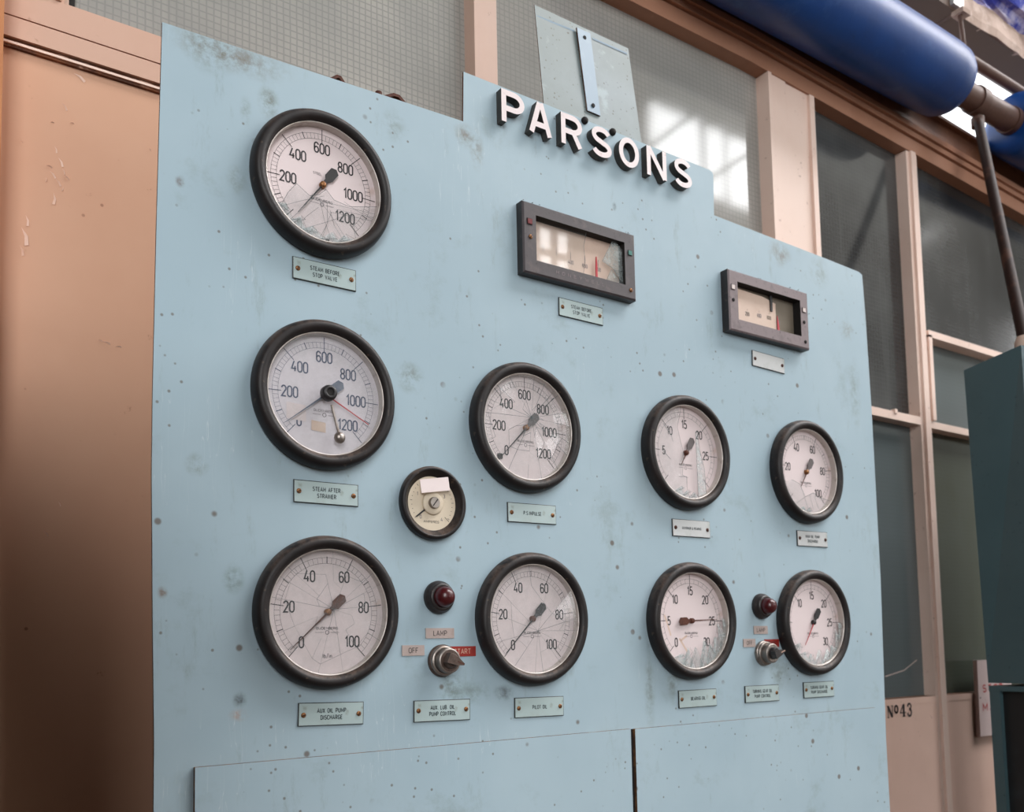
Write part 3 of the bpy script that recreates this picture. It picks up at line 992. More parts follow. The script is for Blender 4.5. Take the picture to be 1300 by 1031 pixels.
# ================================================================== strip meters
def meter(name, x0, x1, z0, z1, ox0, ox1, oz0, oz1, label, face, H=.0205):
    t = thing(name, ((x0 + x1) / 2, 0, z0), label, 'meter', 'rectangular strip meters on the blue panel')
    cx = (x0 + x1) / 2
    X = lambda v: v - cx
    Z = lambda v: v - z0
    b = MB()
    cor = lambda e: [(X(x0) + e, Z(z0) + e), (X(x1) - e, Z(z0) + e), (X(x1) - e, Z(z1) - e), (X(x0) + e, Z(z1) - e)]
    inn = [(X(ox0), Z(oz0)), (X(ox1), Z(oz0)), (X(ox1), Z(oz1)), (X(ox0), Z(oz1))]
    c0, c1, c2 = cor(0), cor(0), cor(.003)
    for i in range(4):
        j = (i + 1) % 4
        y = lambda p, h: (p[0], -h, p[1])
        b.face([y(c0[i], 0), y(c0[j], 0), y(c1[j], H - .003), y(c1[i], H - .003)], M['bakelite'])
        b.face([y(c1[i], H - .003), y(c1[j], H - .003), y(c2[j], H), y(c2[i], H)], M[face])
        b.face([y(c2[i], H), y(c2[j], H), y(inn[j], H), y(inn[i], H)], M[face])
        b.face([y(inn[i], H), y(inn[j], H), y(inn[j], .001), y(inn[i], .001)], M['dark_void'])
    cr = random.Random(int(x0 * 1000))
    for _ in range(46):
        f = cr.random()
        if cr.random() < .7:
            px_, pz_ = X(x0) + f * (x1 - x0), Z(z1) + .0004
        else:
            px_, pz_ = X(x1) + .0004, Z(z0) + (.25 + .75 * f) * (z1 - z0)
        r_ = cr.uniform(.0008, .0026)
        yy = -cr.uniform(.004, H)
        q_ = [(px_ + r_ * cr.uniform(-1, 1), yy + r_ * cr.uniform(-1, 1), pz_ + r_ * cr.uniform(-.4, 1)) for _k in range(4)]
        for tri in ((0, 1, 2), (0, 2, 3), (0, 3, 1), (1, 3, 2)):
            b.face([q_[k_] for k_ in tri], M['crumb'])
    bez = b.build('bezel', t, (0, -.0002, 0))
    return t, bez, X, Z, H


def square_lamp(t, X, Z, H, px, py, mat, s=.0062, name='indicator'):
    p = W(px, py, -H)
    b = MB()
    b.box((X(p.x) - s, -.0008, Z(p.z) - s), (X(p.x) + s, .0, Z(p.z) + s), M['dark_void'])
    b.box((X(p.x) - s * .78, -.0022, Z(p.z) - s * .78), (X(p.x) + s * .78, -.0008, Z(p.z) + s * .78), M[mat])
    return b.build(name, t, (0, -H, 0))


def round_screw(t, x, z, h, r, mat, slot=40, name='screw', slot_w=.22):
    b = MB()
    b.lathe([(r, 0), (r, r * .25), (r * .75, r * .5), (r * .3, r * .6)], M[mat], 18)
    b.disc(r * .31, r * .6, M[mat], 12)
    b.ribbon([pol(r * .8, slot), pol(-r * .8, slot)], r * slot_w, r * .63, M['dark_void'])
    return b.build(name, t, (x, -h, z))


m1, bez, X, Z, H = meter('strip_meter', .9815, 1.2595, 2.1962, 2.3332, 1.0114, 1.2310, 2.2236, 2.3108,
                         'black rectangular meter with red pointer and broken glass below the raised letters', 'meter_face')
# maker's name along the lower bezel, joined to the bezel's mesh by its own engraved part
b = MB()
A, B_ = W(709.4, 344.7, -H), W(764, 359.8, -H)
write(b, 'HONEYWELL', X((A.x + B_.x) / 2), Z((A.z + B_.z) / 2 - .002), .0058, 0, M['meter_face_pale'], .0010, width=B_.x - A.x + .012, gap=.75)
tag(b.build('engraved_name', bez, (0, -H - .0003, 0)), 'engraved letters')
b = MB()
b.box((X(1.0114), -.0012, Z(2.2236)), (X(1.2310), -.0004, Z(2.3108)), M['card'])
for px, s in ((690, ''), (707, ''), (725, '400'), (743, '600'), (760, '800')):
    p = W(px, 318 + (px - 690) * .27, -.003)
    b.ribbon([(X(p.x), Z(p.z) - .002), (X(p.x), Z(p.z) + .012)], .0010, .0016, M['ink_faint'])
    if s:
        write(b, s, X(p.x), Z(p.z) - .008, .0070, .0016, M['ink_faint'], .0010, xs=.0066)
b.build('scale_card', m1)
p = W(757, 340, -.006)
b = MB()
b.prism([(X(p.x) - .0022, Z(2.224)), (X(p.x) + .0022, Z(2.224)), (X(p.x) + .0022, Z(2.250)), (X(p.x) + .0008, Z(2.272)), (X(p.x) - .0008, Z(2.272)), (X(p.x) - .0022, Z(2.250))], -.0075, -.0055, M['red_ink'])
tag(b.build('pointer', m1), 'red pointer')
b = MB()
zt, zb = Z(2.3108), Z(2.2236)
g = -.0135
b.face([(X(1.0114), g, zb), (X(1.128), g, zb), (X(1.134), g, zb + .030), (X(1.131), g, zb + .058), (X(1.138), g, zt), (X(1.0114), g, zt)], M['glass'])
for tri in ([(1.231, .012), (1.231, .074), (1.214, .087), (1.205, .086), (1.178, .040), (1.205, .030)], [(1.186, 0), (1.201, .028), (1.228, .004), (1.226, 0)], [(1.231, .004), (1.231, .030), (1.206, .028)]):
    b.face([(X(a), g + .001, zb + c) for a, c in tri], M['glass_shard'])
    b.ribbon([(X(a), zb + c) for a, c in tri], .0007, -g + .0003, M['crack_line'], closed=True)
b.ribbon([(X(1.128), zb), (X(1.134), zb + .030), (X(1.131), zb + .058), (X(1.138), zt)], .0008, -g + .0003, M['crack_line'])
tag(b.build('glass', m1), 'broken glass')
square_lamp(m1, X, Z, H, 672.2, 281.3, 'red_square', .0062)
square_lamp(m1, X, Z, H, 799.5, 321.5, 'green_square', .0056)
for px, py in ((673.4, 300.5), (800.9, 368.6)):
    p = W(px, py, -H)
    round_screw(m1, X(p.x), Z(p.z), H, .0042, 'brass')

m2, bez, X, Z, H = meter('strip_meter', 1.5300, 1.7995, 2.1870, 2.3235, 1.5580, 1.7710, 2.2145, 2.3000,
                         'smaller looking grey rectangular meter with empty glass, nearest the right edge', 'meter_face_pale', .0225)
b = MB()
b.box((X(1.558), -.0012, Z(2.2145)), (X(1.771), -.0004, Z(2.300)), M['card_back'])
b.build('backing', m2)
b = MB()
b.prism([(X(1.558), Z(2.2145)), (X(1.704), Z(2.2145)), (X(1.704), Z(2.284)), (X(1.66), Z(2.292)), (X(1.558), Z(2.294))], -.0055, -.0045, M['card'])
for px, py, s, mm in ((948.8, 398.4, '200', 'ink'), (963.7, 400.6, '400', 'ink_faint'), (976.4, 403.5, '600', 'card_back'), (988, 409.3, '800', 'ink_faint')):
    p = W(px, py, -.006)
    write(b, s, X(p.x), Z(p.z), .0078, .0060, M[mm], .0012, xs=.0068)
    b.ribbon([(X(p.x), Z(p.z) + .007), (X(p.x), Z(p.z) + .0105)], .0009, .0060, M[mm])
b.build('scale_card', m2)
b = MB()
b.prism([(X(1.7055), Z(2.2145)), (X(1.713), Z(2.2145)), (X(1.711), Z(2.238)), (X(1.706), Z(2.256))], -.0080, -.0062, M['red_ink'])
b.prism([(X(1.684), Z(2.262)), (X(1.690), Z(2.262)), (X(1.691), Z(2.299)), (X(1.682), Z(2.299))], -.0085, -.0065, M['black'])
b.build('pointer', m2)
for px, py, mm in ((930.2, 364.4, 'white_square'), (1020.3, 394, 'white_square')):
    square_lamp(m2, X, Z, H, px, py, mm, .0060)
for px, py in ((930.9, 380.7), (1020.7, 409.3), (1022.5, 434.2)):
    p = W(px, py, -H)
    round_screw(m2, X(p.x), Z(p.z), H, .0042, 'dark_void')


# ================================================================== engraved plates
def name_plate(quad, lines, label, mat='plate', cap=.0062, widths=None, h=.0026):
    P4 = [W(a, c) for a, c in quad]
    c = sum(P4, Vector()) / 4
    w, hh = .1095, .0358
    t = thing('name_plate', (c.x, 0, c.z), label, 'plate', 'engraved plates below the instruments')
    # keep the little tilt each plate was screwed on with
    ang = math.atan2((P4[1].z + P4[2].z - P4[0].z - P4[3].z), (P4[1].x + P4[2].x - P4[0].x - P4[3].x))
    t.rotation_euler = (0, -ang, 0)
    b = MB()
    x, z, e = w / 2, hh / 2, .0012
    o4 = [(-x, -z), (x, -z), (x, z), (-x, z)]
    i4 = [(-x + e, -z + e), (x - e, -z + e), (x - e, z - e), (-x + e, z - e)]
    for i in range(4):
        j = (i + 1) % 4
        b.face([(o4[i][0], 0, o4[i][1]), (o4[j][0], 0, o4[j][1]), (o4[j][0], -h + .0006, o4[j][1]), (o4[i][0], -h + .0006, o4[i][1])], M['plate_edge'])
        b.face([(o4[i][0], -h + .0006, o4[i][1]), (o4[j][0], -h + .0006, o4[j][1]), (i4[j][0], -h, i4[j][1]), (i4[i][0], -h, i4[i][1])], M['plate_edge'])
    b.face([(p_[0], -h, p_[1]) for p_ in i4], M[mat])
    n = len(lines)
    for k, s in enumerate(lines):
        if s:
            write(b, s, 0, ((n - 1) / 2 - k) * cap * 1.7, cap, h + .0002, M['plate_text'], cap * .19, xs=cap * .86, gap=.30)
    b.build('plate', t, (0, -.0002, 0))
    for s in (-1, 1):
        round_screw(t, s * (w / 2 - .0085), random.uniform(-.001, .001), h, .0040, 'brass' if mat == 'plate' else 'rust', random.uniform(0, 180))
    return t


name_plate([(371, 327), (452, 346), (450, 369), (371, 352)], ['STEAM BEFORE', 'STOP VALVE'], 'engraved plate reading STEAM BEFORE STOP VALVE under the top left gauge')
name_plate([(372, 608), (454, 616), (454, 644), (372, 638)], ['STEAM AFTER', 'STRAINER'], 'engraved plate reading STEAM AFTER STRAINER')
name_plate([(378, 893), (460, 891), (461, 919), (378, 922)], ['AUX OIL PUMP', 'DISCHARGE'], 'engraved plate reading AUX OIL PUMP DISCHARGE, lowest at the left')
name_plate([(642, 637), (706, 642), (706, 667), (643, 663)], ['P.S.IMPULSE'], 'engraved plate reading P.S. IMPULSE beside the small instrument')
name_plate([(708, 377), (765, 391), (765, 415), (708, 401)], ['STEAM BEFORE', 'STOP VALVE'], 'engraved plate reading STEAM BEFORE STOP VALVE under the black rectangular meter')
name_plate([(524, 890), (596, 887), (597, 914), (524, 917)], ['AUX. LUB. OIL', 'PUMP CONTROL'], 'engraved plate reading AUX LUB OIL PUMP CONTROL below the left switch')
name_plate([(651, 886), (715, 883), (716, 909), (652, 912)], ['PILOT OIL'], 'engraved plate reading PILOT OIL')
name_plate([(954, 445), (995, 457), (994, 474), (955, 464)], [''], 'blank silvery plate under the grey rectangular meter', 'plate_light')
name_plate([(851, 658), (901, 662), (901, 684), (853, 681)], ['GOVERNOR & BEARING'], 'worn silvery plate with one long line of tiny capitals', 'plate_light', .0046)
name_plate([(1011, 673), (1049, 676), (1050, 695.5), (1011, 693.5)], ['MAIN OIL PUMP', 'DISCHARGE'], 'worn silvery plate under the gauge nearest the right edge', 'plate_light')
name_plate([(860, 877), (909, 874), (909, 896), (861, 899.5)], ['BEARING OIL'], 'engraved plate reading BEARING OIL')
name_plate([(945, 871), (988, 868.5), (988, 890), (945, 892.5)], ['TURNING GEAR OIL', 'PUMP CONTROL'], 'engraved plate reading TURNING GEAR OIL PUMP CONTROL below the right switch')
name_plate([(1019, 866.5), (1057.5, 864.5), (1057.5, 884), (1020, 886.5)], ['TURNING GEAR OIL', 'PUMP DISCHARGE'], 'engraved plate reading TURNING GEAR OIL PUMP DISCHARGE, at the lower right')


def legend(cx, cz, w, hh, s, label, mat='legend', ink='ink'):
    b = MB()
    b.box((-w / 2, -.0014, -hh / 2), (w / 2, 0, hh / 2), M[mat])
    write(b, s, 0, 0, hh * .46, .0016, M[ink], .0011, xs=hh * .50, gap=.25)
    o = b.build('legend_plate', None, (cx, -.0002, cz))
    return tag(o, label, 'plate', 'small legend plates round the switches')


legend(.8041, 1.5325, .0555, .0173, 'LAMP', 'small grey plate right under the left red lamp')
legend(.7524, 1.5042, .0419, .0173, 'OFF', 'small grey OFF plate left of the left switch')
legend(.8480, 1.5012, .0540, .0173, 'START', 'small red START plate right of the left switch', 'legend_red', 'legend_pale_text')
legend(1.6135, 1.5353, .0448, .0176, 'LAMP', 'small grey plate right under the right red lamp')
legend(1.5753, 1.5074, .0382, .0174, 'OFF', 'small grey OFF plate left of the right switch')
legend(1.6480, 1.5063, .0480, .0168, 'START', 'faded red plate right of the right switch', 'legend_red', 'ink')


def indicator_lamp(cx, cz, label):
    t = thing('indicator_lamp', (cx, 0, cz), label, 'lamp', 'red indicator lamps')
    b = MB()
    b.lathe([(.0280, 0), (.0285, .003), (.0275, .008), (.0255, .0095), (.0245, .0140), (.0225, .0175), (.0195, .0185), (.0175, .0175)], M['bakelite'], 48)
    b.build('collar', t, (0, -.0003, 0))
    b = MB()
    b.lathe([(.0178, .0160), (.0175, .0240), (.0160, .0300), (.0125, .0355), (.0070, .0390), (.0015, .0402)], M['red_lens'], 40)
    b.disc(.0016, .0402, M['red_lens'], 12)
    b.build('lens', t)


indicator_lamp(.8015, 1.5930, 'dark red indicator lamp in black collar between the left gauges')
indicator_lamp(1.6165, 1.5868, 'brighter red indicator lamp near the right edge, bulging from its collar')


def rotary_switch(cx, cz, ang, label, body, knob):
    t = thing('rotary_switch', (cx, 0, cz), label, 'switch', 'rotary switches')
    b = MB()
    b.lathe([(.0272, 0), (.0276, .004), (.0262, .0068), (.0225, .0078)], M[body], 48)
    b.lathe([(.0255, .0078), (.0258, .0105), (.0240, .0125), (.0215, .0130)], M['steel'], 48)
    b.build('base_ring', t, (0, -.0003, 0))
    b = MB()
    b.lathe([(.0208, .0125), (.0206, .0230), (.0212, .0240), (.0212, .0270), (.0200, .0285), (.0180, .0288)], M['steel'], 48)
    b.disc(.0181, .0286, M[body], 40)
    b.build('barrel', t)
    # turn handle: a boss with a wedge that points to the chosen position
    b = MB()
    b.lathe([(.0135, .0286), (.0125, .0350), (.0100, .0380)], M[knob], 32)
    b.disc(.0101, .0380, M[knob], 28)
    a = math.radians(ang)
    rot = lambda x, z: (x * math.cos(a) + z * math.sin(a), -x * math.sin(a) + z * math.cos(a))
    b.prism([rot(*q_) for q_ in ((-.0085, -.014), (.0085, -.014), (.0062, .006), (.0015, .0180), (-.0015, .0180), (-.0062, .006))], -.0470, -.0330, M[knob])
    b.ribbon([rot(0, .004), rot(0, .0175)], .0018, .0473, M['legend_pale_text'] if knob == 'bakelite' else M['rust'])
    b.build('knob', t)


rotary_switch(.8070, 1.4860, 112, 'steel rotary switch with rusty brown knob beside the larger START plate', 'worn_brown', 'worn_brown')
rotary_switch(1.6185, 1.4845, 72, 'chromed rotary switch with black knob near the right edge', 'steel', 'bakelite')


# ================================================================== the glazed partition behind
FY, GY = .25, .288          # face of the frames, face of the panes


def bar(b, x0, x1, z0, z1, y0, y1, m, slope=0.):
    """a horizontal or upright member; slope lets the old frame sag towards the right"""
    zs = lambda x, z: z + (slope * max(0, x - 1.95))
    b.prism([(x0, zs(x0, z0)), (x1, zs(x1, z0)), (x1, zs(x1, z1)), (x0, zs(x0, z1))], y0, y1, m)


SL = -.042
# salmon sheet under the left window, running on behind the panel
b = MB()
b.box((-.9, .262, 0), (2.04, .30, 2.492), M['sheet'])
rnd = random.Random(3)
for px, py, ln, a in ((100, 99, .020, 35), (81, 136, .014, 60), (66, 156, .006, 0), (91, 157, .006, 10), (27, 180, .005, 50), (70, 190, .012, 80), (76, 206, .016, 70),
                      (62, 212, .010, 20), (80, 218, .010, 75), (66, 222, .014, 55), (84, 226, .010, 40), (73, 232, .014, 60), (58, 228, .008, 100), (79, 240, .008, 110),
                      (67, 252, .020, 95), (33, 280, .018, 85), (29, 300, .030, 80), (26, 318, .018, 78), (127, 433, .008, 20), (150, 441, .010, 0), (58, 678, .010, 60), (75, 640, .008, 70),
                      (135, 436, .012, 20), (190, 190, .006, 60)):
    p = W(px, py, .2615)
    a = math.radians(a)
    dx, dz = math.cos(a) * ln, -math.sin(a) * ln
    nx, nz = -dz * .2, dx * .2
    k = .0008 + rnd.random() * .0016
    pts = [(p.x - dx / 2, .2612, p.z - dz / 2), (p.x + nx * .4, .2612, p.z + nz * .4), (p.x + dx / 2, .2612, p.z + dz / 2)]
    tipp = [(p.x + dx / 2 + nx, .2612 - k, p.z + dz / 2 + nz), (p.x + nx * 1.2, .2612 - k, p.z + nz * 1.2)]
    b.face([pts[0], pts[1], tipp[1]], M['flake'])
    b.face([pts[1], pts[2], tipp[0], tipp[1]], M['flake'])
struct(b.build('wall_back'))

b = MB()                                  # rust-eaten bead over the sheet
b.box((-.9, .256, 2.4885), (2.04, .30, 2.5005), M['rust_strip'])
b.box((-.9, .2525, 2.4925), (2.04, .2560, 2.4965), M['timber'])
b.box((-.9, .270, 2.486), (2.04, .30, 2.489), M['dark_void'])
struct(b.build('trim_1'))
b = MB()                                  # two rails under the left window
b.box((-.9, .2500, 2.5025), (2.04, .30, 2.5365), M['timber_salmon'])
b.box((-.9, .2640, 2.5005), (2.04, .30, 2.5410), M['dark_void'])
b.box((-.9, .2500, 2.5390), (2.04, .30, 2.5885), M['timber_salmon'])
struct(b.build('trim_2'))
b = MB()                                  # post left of the first window with planted beads
b.box((-.10, .2520, 2.5885), (.2455, .30, 3.105), M['timber_salmon'])
for x0, x1 in ((.1800, .1860), (.1905, .1960), (.2200, .2255), (.2320, .2400)):
    b.box((x0, .2465, 2.5890), (x1, .2520, 3.105), M['timber_salmon'])
b.box((.1860, .2510, 2.5890), (.1905, .2521, 3.105), M['brown_timber'])
b.box((.1960, .2500, 2.5890), (.2200, .2521, 2.5960), M['timber_salmon'])
struct(b.build('trim_3'))
b = MB()                                  # mullion between the wired windows
b.box((1.056, FY, 2.5885), (1.117, .30, 3.106), M['timber_mid'])
b.box((1.056, FY - .003, 2.5885), (1.076, FY, 3.106), M['timber_mid'])
struct(b.build('trim_4'))
b = MB()                                  # broad post made of two boards
bar(b, 2.026, 2.1065, .9, 3.096, FY, .30, M['timber'])
bar(b, 2.106, 2.112, .9, 3.106, FY + .010, .30, M['brown_timber'])
bar(b, 2.1105, 2.226, .9, 3.092, FY + .003, .30, M['timber'])
bar(b, 2.205, 2.226, .9, 3.088, FY - .006, FY + .003, M['timber'])
bar(b, 2.026, 2.040, .9, 3.096, FY - .006, FY, M['timber'])
struct(b.build('trim_5'))
b = MB()                                  # slim mullion in the right-hand bay
bar(b, 2.690, 2.748, .6, 3.068, FY, .30, M['timber'])
bar(b, 2.706, 2.732, .6, 3.068, FY - .008, FY, M['timber'])
struct(b.build('trim_6'))
b = MB()                                  # transom rails
b.box((2.225, FY, 2.177), (2.690, .30, 2.202), M['timber'])
b.box((2.748, FY, 2.174), (6.20, .30, 2.196), M['timber'])
b.box((2.55, FY - .004, 2.195), (2.563, FY + .01, 2.2085), M['timber'])
b.box((2.748, FY + .004, 2.470), (6.20, .30, 2.490), M['timber'])
struct(b.build('trim_7'))
b = MB()                                  # moulded head and cornice board
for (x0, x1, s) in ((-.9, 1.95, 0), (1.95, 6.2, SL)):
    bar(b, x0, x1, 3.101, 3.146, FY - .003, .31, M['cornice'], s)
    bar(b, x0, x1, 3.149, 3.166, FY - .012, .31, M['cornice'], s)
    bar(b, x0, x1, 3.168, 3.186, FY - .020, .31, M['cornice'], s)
    bar(b, x0, x1, 3.145, 3.169, FY + .010, .31, M['dark_void'], s)
    bar(b, x0, x1, 3.186, 3.262, FY - .002, .31, M['brown_timber'], s)  # top board: shade below the lagging put into its brown
    bar(b, x0, x1, 3.262, 3.272, FY - .020, .31, M['brown_timber'], s)
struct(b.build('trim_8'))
b = MB()                                  # brown sill
b.box((2.225, FY, 1.320), (2.690, .30, 1.3390), M['timber_board'])
b.face([(2.225, FY, 1.3392), (2.690, FY, 1.3392), (2.690, .29, 1.3400), (2.225, .29, 1.3400)], M['brown_timber'])
b.box((2.748, FY, 1.320), (6.20, .30, 1.3390), M['timber_board'])
b.face([(2.748, FY, 1.3392), (6.20, FY, 1.3392), (6.20, .29, 1.3400), (2.748, .29, 1.3400)], M['brown_timber'])
struct(b.build('trim_9'))
# boarded dado with the stencilled number
b = MB()
b.box((2.04, FY + .001, 0), (2.690, .30, 1.320), M['timber_board'])
b.box((2.748, FY + .001, 0), (6.20, .30, 1.320), M['timber_board'])
h = -(FY - .0006)
S = M['ink']
for st_, w in (([(2.4415, 1.2870), (2.4415, 1.3200)], .0035), ([(2.4420, 1.3190), (2.4610, 1.2880)], .0085), ([(2.4620, 1.2870), (2.4620, 1.3200)], .0035),
               ([(2.4370, 1.3200), (2.4460, 1.3200)], .0022), ([(2.4370, 1.2870), (2.4460, 1.2870)], .0022), ([(2.4570, 1.3200), (2.4670, 1.3200)], .0022),
               ([(2.5190, 1.2870), (2.5190, 1.3225)], .0085), ([(2.5170, 1.3215), (2.5005, 1.2975), (2.5290, 1.2975)], .0032), ([(2.5115, 1.2870), (2.5270, 1.2870)], .0026)):
    b.ribbon(st_, w, h, S)
for o in ((-.0, .0045), (.0012, .0055)):
    b.ribbon(arc(2.4815 - o[0], 1.3090, .0070, .0100, 60, 300, 12), o[1], h, S)
    b.ribbon(arc(2.4815 + o[0], 1.3090, .0070, .0100, -120, 120, 12), o[1], h, S)
b.ribbon(arc(2.5470, 1.3145, .0085, .0080, 160, -90, 14), .0052, h, S)
b.ribbon(arc(2.5470, 1.2965, .0098, .0100, 90, -160, 14), .0060, h, S)
b.disc(.0034, h, S, 14, (2.5395, 1.3165))
b.disc(.0036, h, S, 14, (2.5385, 1.2935))
struct(b.build('wall_back'))

# panes
for k, (x0, x1, z0, z1, mm) in enumerate((
        (.2455, 1.075, 2.57, 3.12, 'wired'), (1.095, 2.045, 2.57, 3.12, 'wired_dim'), (2.215, 2.70, 2.19, 3.10, 'dark_pane'), (2.215, 2.70, 1.33, 2.185, 'blue_grey_pane'),
        (2.735, 6.20, 2.48, 3.08, 'dark_pane'), (2.735, 6.20, 2.185, 2.48, 'blue_grey_pane'), (2.735, 6.20, 1.33, 2.185, 'green_pane'))):
    b = MB()
    b.box((x0, GY, z0), (x1, GY + .006, z1), M[mm])
    o = struct(b.build('window_%d' % (k + 1)))
    if k == 0:
        b = MB()
        b.box((.2455, .275, 2.5885), (.2560, .288, 3.10), M['card'])
        b.box((.2560, .280, 2.5885), (.2660, .288, 3.10), M['dark_void'])
        tag(b.build('glazing_bead', o), 'cream glazing bead')
    if k == 3:
        b = MB()
        p0, p1, p2 = W(1124, 859, GY - .001), W(1148, 851, GY - .001), W(1164, 838, GY - .001)
        b.ribbon([(p0.x, p0.z), (p1.x, p1.z), (p2.x, p2.z)], .004, -(GY - .0008), M['legend'])
        b.build('scratch', o)
    if k == 5:
        b = MB()
        b.box((2.752, FY - .006, 2.2), (2.770, GY, 2.475), M['timber'])
        b.box((2.752, FY - .006, 2.468), (6.20, GY, 2.490), M['timber'])
        tag(b.build('casement_frame', o), 'thin pale casement frame')
# orange-brown post at the left margin
b = MB()
b.box((.02, .205, 1.6), (.1535, .262, 3.3), M['orange_post'])
struct(b.build('trim_10'))

# ================================================================== pipes and beam overhead
PY, PZ = .13, 3.246
pp = thing('insulated_pipe', (1.7, PY, PZ), 'big blue lagged pipe running along under the roof beam', 'pipe')
off = (-1.7, -PY, -PZ)
b = MB()
rows = [(1.70, .1095), (1.75, .110), (2.08, .1085), (2.52, .1095), (2.67, .1085), (2.719, .105), (2.742, .0965), (2.749, .079), (2.7515, .055), (2.7515, .037)]
bend = [(1.42, PY, 4.9), (1.42, PY, 3.9), (1.42, PY, 3.52), (1.441, PY, 3.414), (1.500, PY, 3.326), (1.588, PY, 3.267)]
b.tube(bend + [(x, PY, PZ) for x, r in rows], [.1095] * 6 + [r for x, r in rows], M['lagging'], 48)
b.build('lagging', pp, off)
b = MB()
b.tube([(2.63, PY, PZ - .003), (5.4, PY, PZ - .003)], .0394, M['pipe'], 28)
b.tube([(3.103, PY, PZ - .003), (3.132, PY, PZ - .003)], .0440, M['pipe'], 28)
b.build('pipe', pp, off)
b = MB()
rows = [(3.128, .037), (3.130, .077), (3.139, .0985), (3.158, .107), (3.21, .1095), (5.4, .1095)]
b.tube([(x, PY, PZ - .003) for x, r in rows], [r for x, r in rows], M['lagging'], 48)
b.build('lagging', pp, off)

ct = thing('conduit', (1.64, PY + .005, 3.378), 'thin brown pipe lying just above the big blue lagged pipe', 'pipe')
b = MB()
b.tube([(.46, .30, .0), (.55, .30, 0), (.61, .28, 0), (.64, .22, 0), (.66, .06, 0), (.69, .015, 0), (.76, 0, 0), (3.7, 0, 0)], .018, M['pipe'], 18)
for x in (1.02, 2.08):
    b.tube([(x - .013, 0, 0), (x + .013, 0, 0)], .0200, M['pipe'], 18)
b.build('tube', ct)
b = MB()
b.tube([(1.202, -.013, .0), (1.184, -.013, .126)], .0070, M['pipe'], 12)
b.box((1.170, -.033, .118), (1.214, .006, .134), M['beam'])
b.build('hanger', ct)

bm = MB()
n = 60
rr = random.Random(5)
BY, BZ0, BZ1 = .13, 3.512, 3.612
bm.box((2.36, BY, BZ0), (2.819, BY + .126, BZ1), M['beam_under'])
prof = []
for i in range(n + 1):
    x = 2.829 + (5.6 - 2.829) * i / n
    dz, dy = rr.uniform(-.006, .006), rr.uniform(-.005, .005)
    prof.append([(x, BY + dy, BZ0 + dz * .4), (x, BY + dy - .004, BZ0 + .024 + dz), (x, BY + dy, BZ0 + .068 - dz), (x, BY + dy + .006, BZ1 - .005 + dz), (x, BY + .126, BZ1), (x, BY + .126, BZ0)])
bm.grid(prof, M['beam'], True, False)
bm.face(prof[0], M['beam'])
# its painted soffit
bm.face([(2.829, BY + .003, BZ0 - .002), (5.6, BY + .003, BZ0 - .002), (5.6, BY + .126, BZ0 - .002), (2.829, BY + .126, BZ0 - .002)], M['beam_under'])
bm.box((2.785, BY - .013, BZ0 + .008), (2.845, BY + .022, BZ0 + .040), M['plate_light'])
o = bm.build('trim_11')
struct(o)

# crumpled plastic sheeting tied over the beam
b = MB()
rr = random.Random(9)
rows = []
for i in range(16):
    row = []
    for k in range(22):
        a = 2 * PI * k / 22
        rad = (.055 + .035 * math.sin(PI * i / 15)) * (1 + rr.uniform(-.16, .16))
        row.append((2.98 + i * .093, .14 + rad * .88 * math.cos(a), 3.702 + rad * 1.09 * math.sin(a)))
    rows.append(row)
b.grid(rows, M['tarp'], True, False)
b.face(rows[0][::-1], M['tarp'])
b.face(rows[-1], M['tarp'])
o = b.build('plastic_sheeting')
tag(o, 'crumpled blue and white plastic sheeting bundled on top of the beam', 'plastic sheet')

# leaning rod with its socket
rd = thing('hanger_rod', (2.645, -.10, 2.285), 'dark brown upright rod rising from the teal cabinet to the lagged pipe', 'rod')
top, bot = W(1241, 150, PY), W(1301, 436, -.10)
b = MB()
b.tube([top - rd.location, bot - rd.location], [.0150, .0165], M['rod'], 18)
b.build('rod', rd)
b = MB()
b.tube([bot - rd.location + Vector((0, 0, -.012)), bot - rd.location + Vector((0, 0, .004)), bot - rd.location + Vector((0, 0, .02))], [.026, .026, .019], M['card'], 20)
tag(b.build('socket', rd), 'beige socket')
b = MB()
b.tube([(top.x - .020, PY, PZ - .003), (top.x + .020, PY, PZ - .003)], .0443, M['pipe'], 28)
b.tube([top, top + Vector((0, 0, -.03))], .02, M['pipe'], 16)
b.move(-rd.location)
b.build('clamp', rd)

# ================================================================== electrical cabinet at the right margin
cb = thing('electrical_cabinet', (2.72, -.075, 0), 'dark teal steel cabinet on a black base at the right margin', 'cabinet')
off = (-2.72, .075, 0)
pT, pB = W(1223.5, 470, 0), W(1255, 866.5, 0)
x0t, x0b = pT.x, pB.x - .002
ytop0, ytop1 = pT.z, 2.288
b = MB()
fx = lambda z: x0b + (x0t - x0b) * (z - 1.388) / (2.255 - 1.388)
yf, yb = -.150, 0.
v = {}
for nm, x, y, z in (('abl', fx(1.388), yb, 1.388), ('afl', fx(1.388) - .01, yf, 1.388), ('bbl', fx(2.255), yb, 2.255), ('bfl', fx(2.288) + .02, yf, 2.288),
                    ('abr', 3.1, yb, 1.388), ('afr', 3.1, yf, 1.388), ('bbr', 3.1, yb, 2.255), ('bfr', 3.1, yf, 2.288)):
    v[nm] = (x, y, z)
for q_ in (('abl', 'afl', 'bfl', 'bbl'), ('afl', 'afr', 'bfr', 'bfl'), ('bfl', 'bfr', 'bbr', 'bbl'), ('abl', 'abr', 'afr', 'afl'), ('abr', 'bbr', 'bfr', 'afr'), ('abl', 'bbl', 'bbr', 'abr')):
    b.face([v[k_] for k_ in q_], M['teal'])
b.build('body', cb, off)
b = MB()
b.box((2.555, -.160, 1.41), (3.08, -.1505, 2.265), M['teal'])
dr = b.build('door', cb, off)
b = MB()
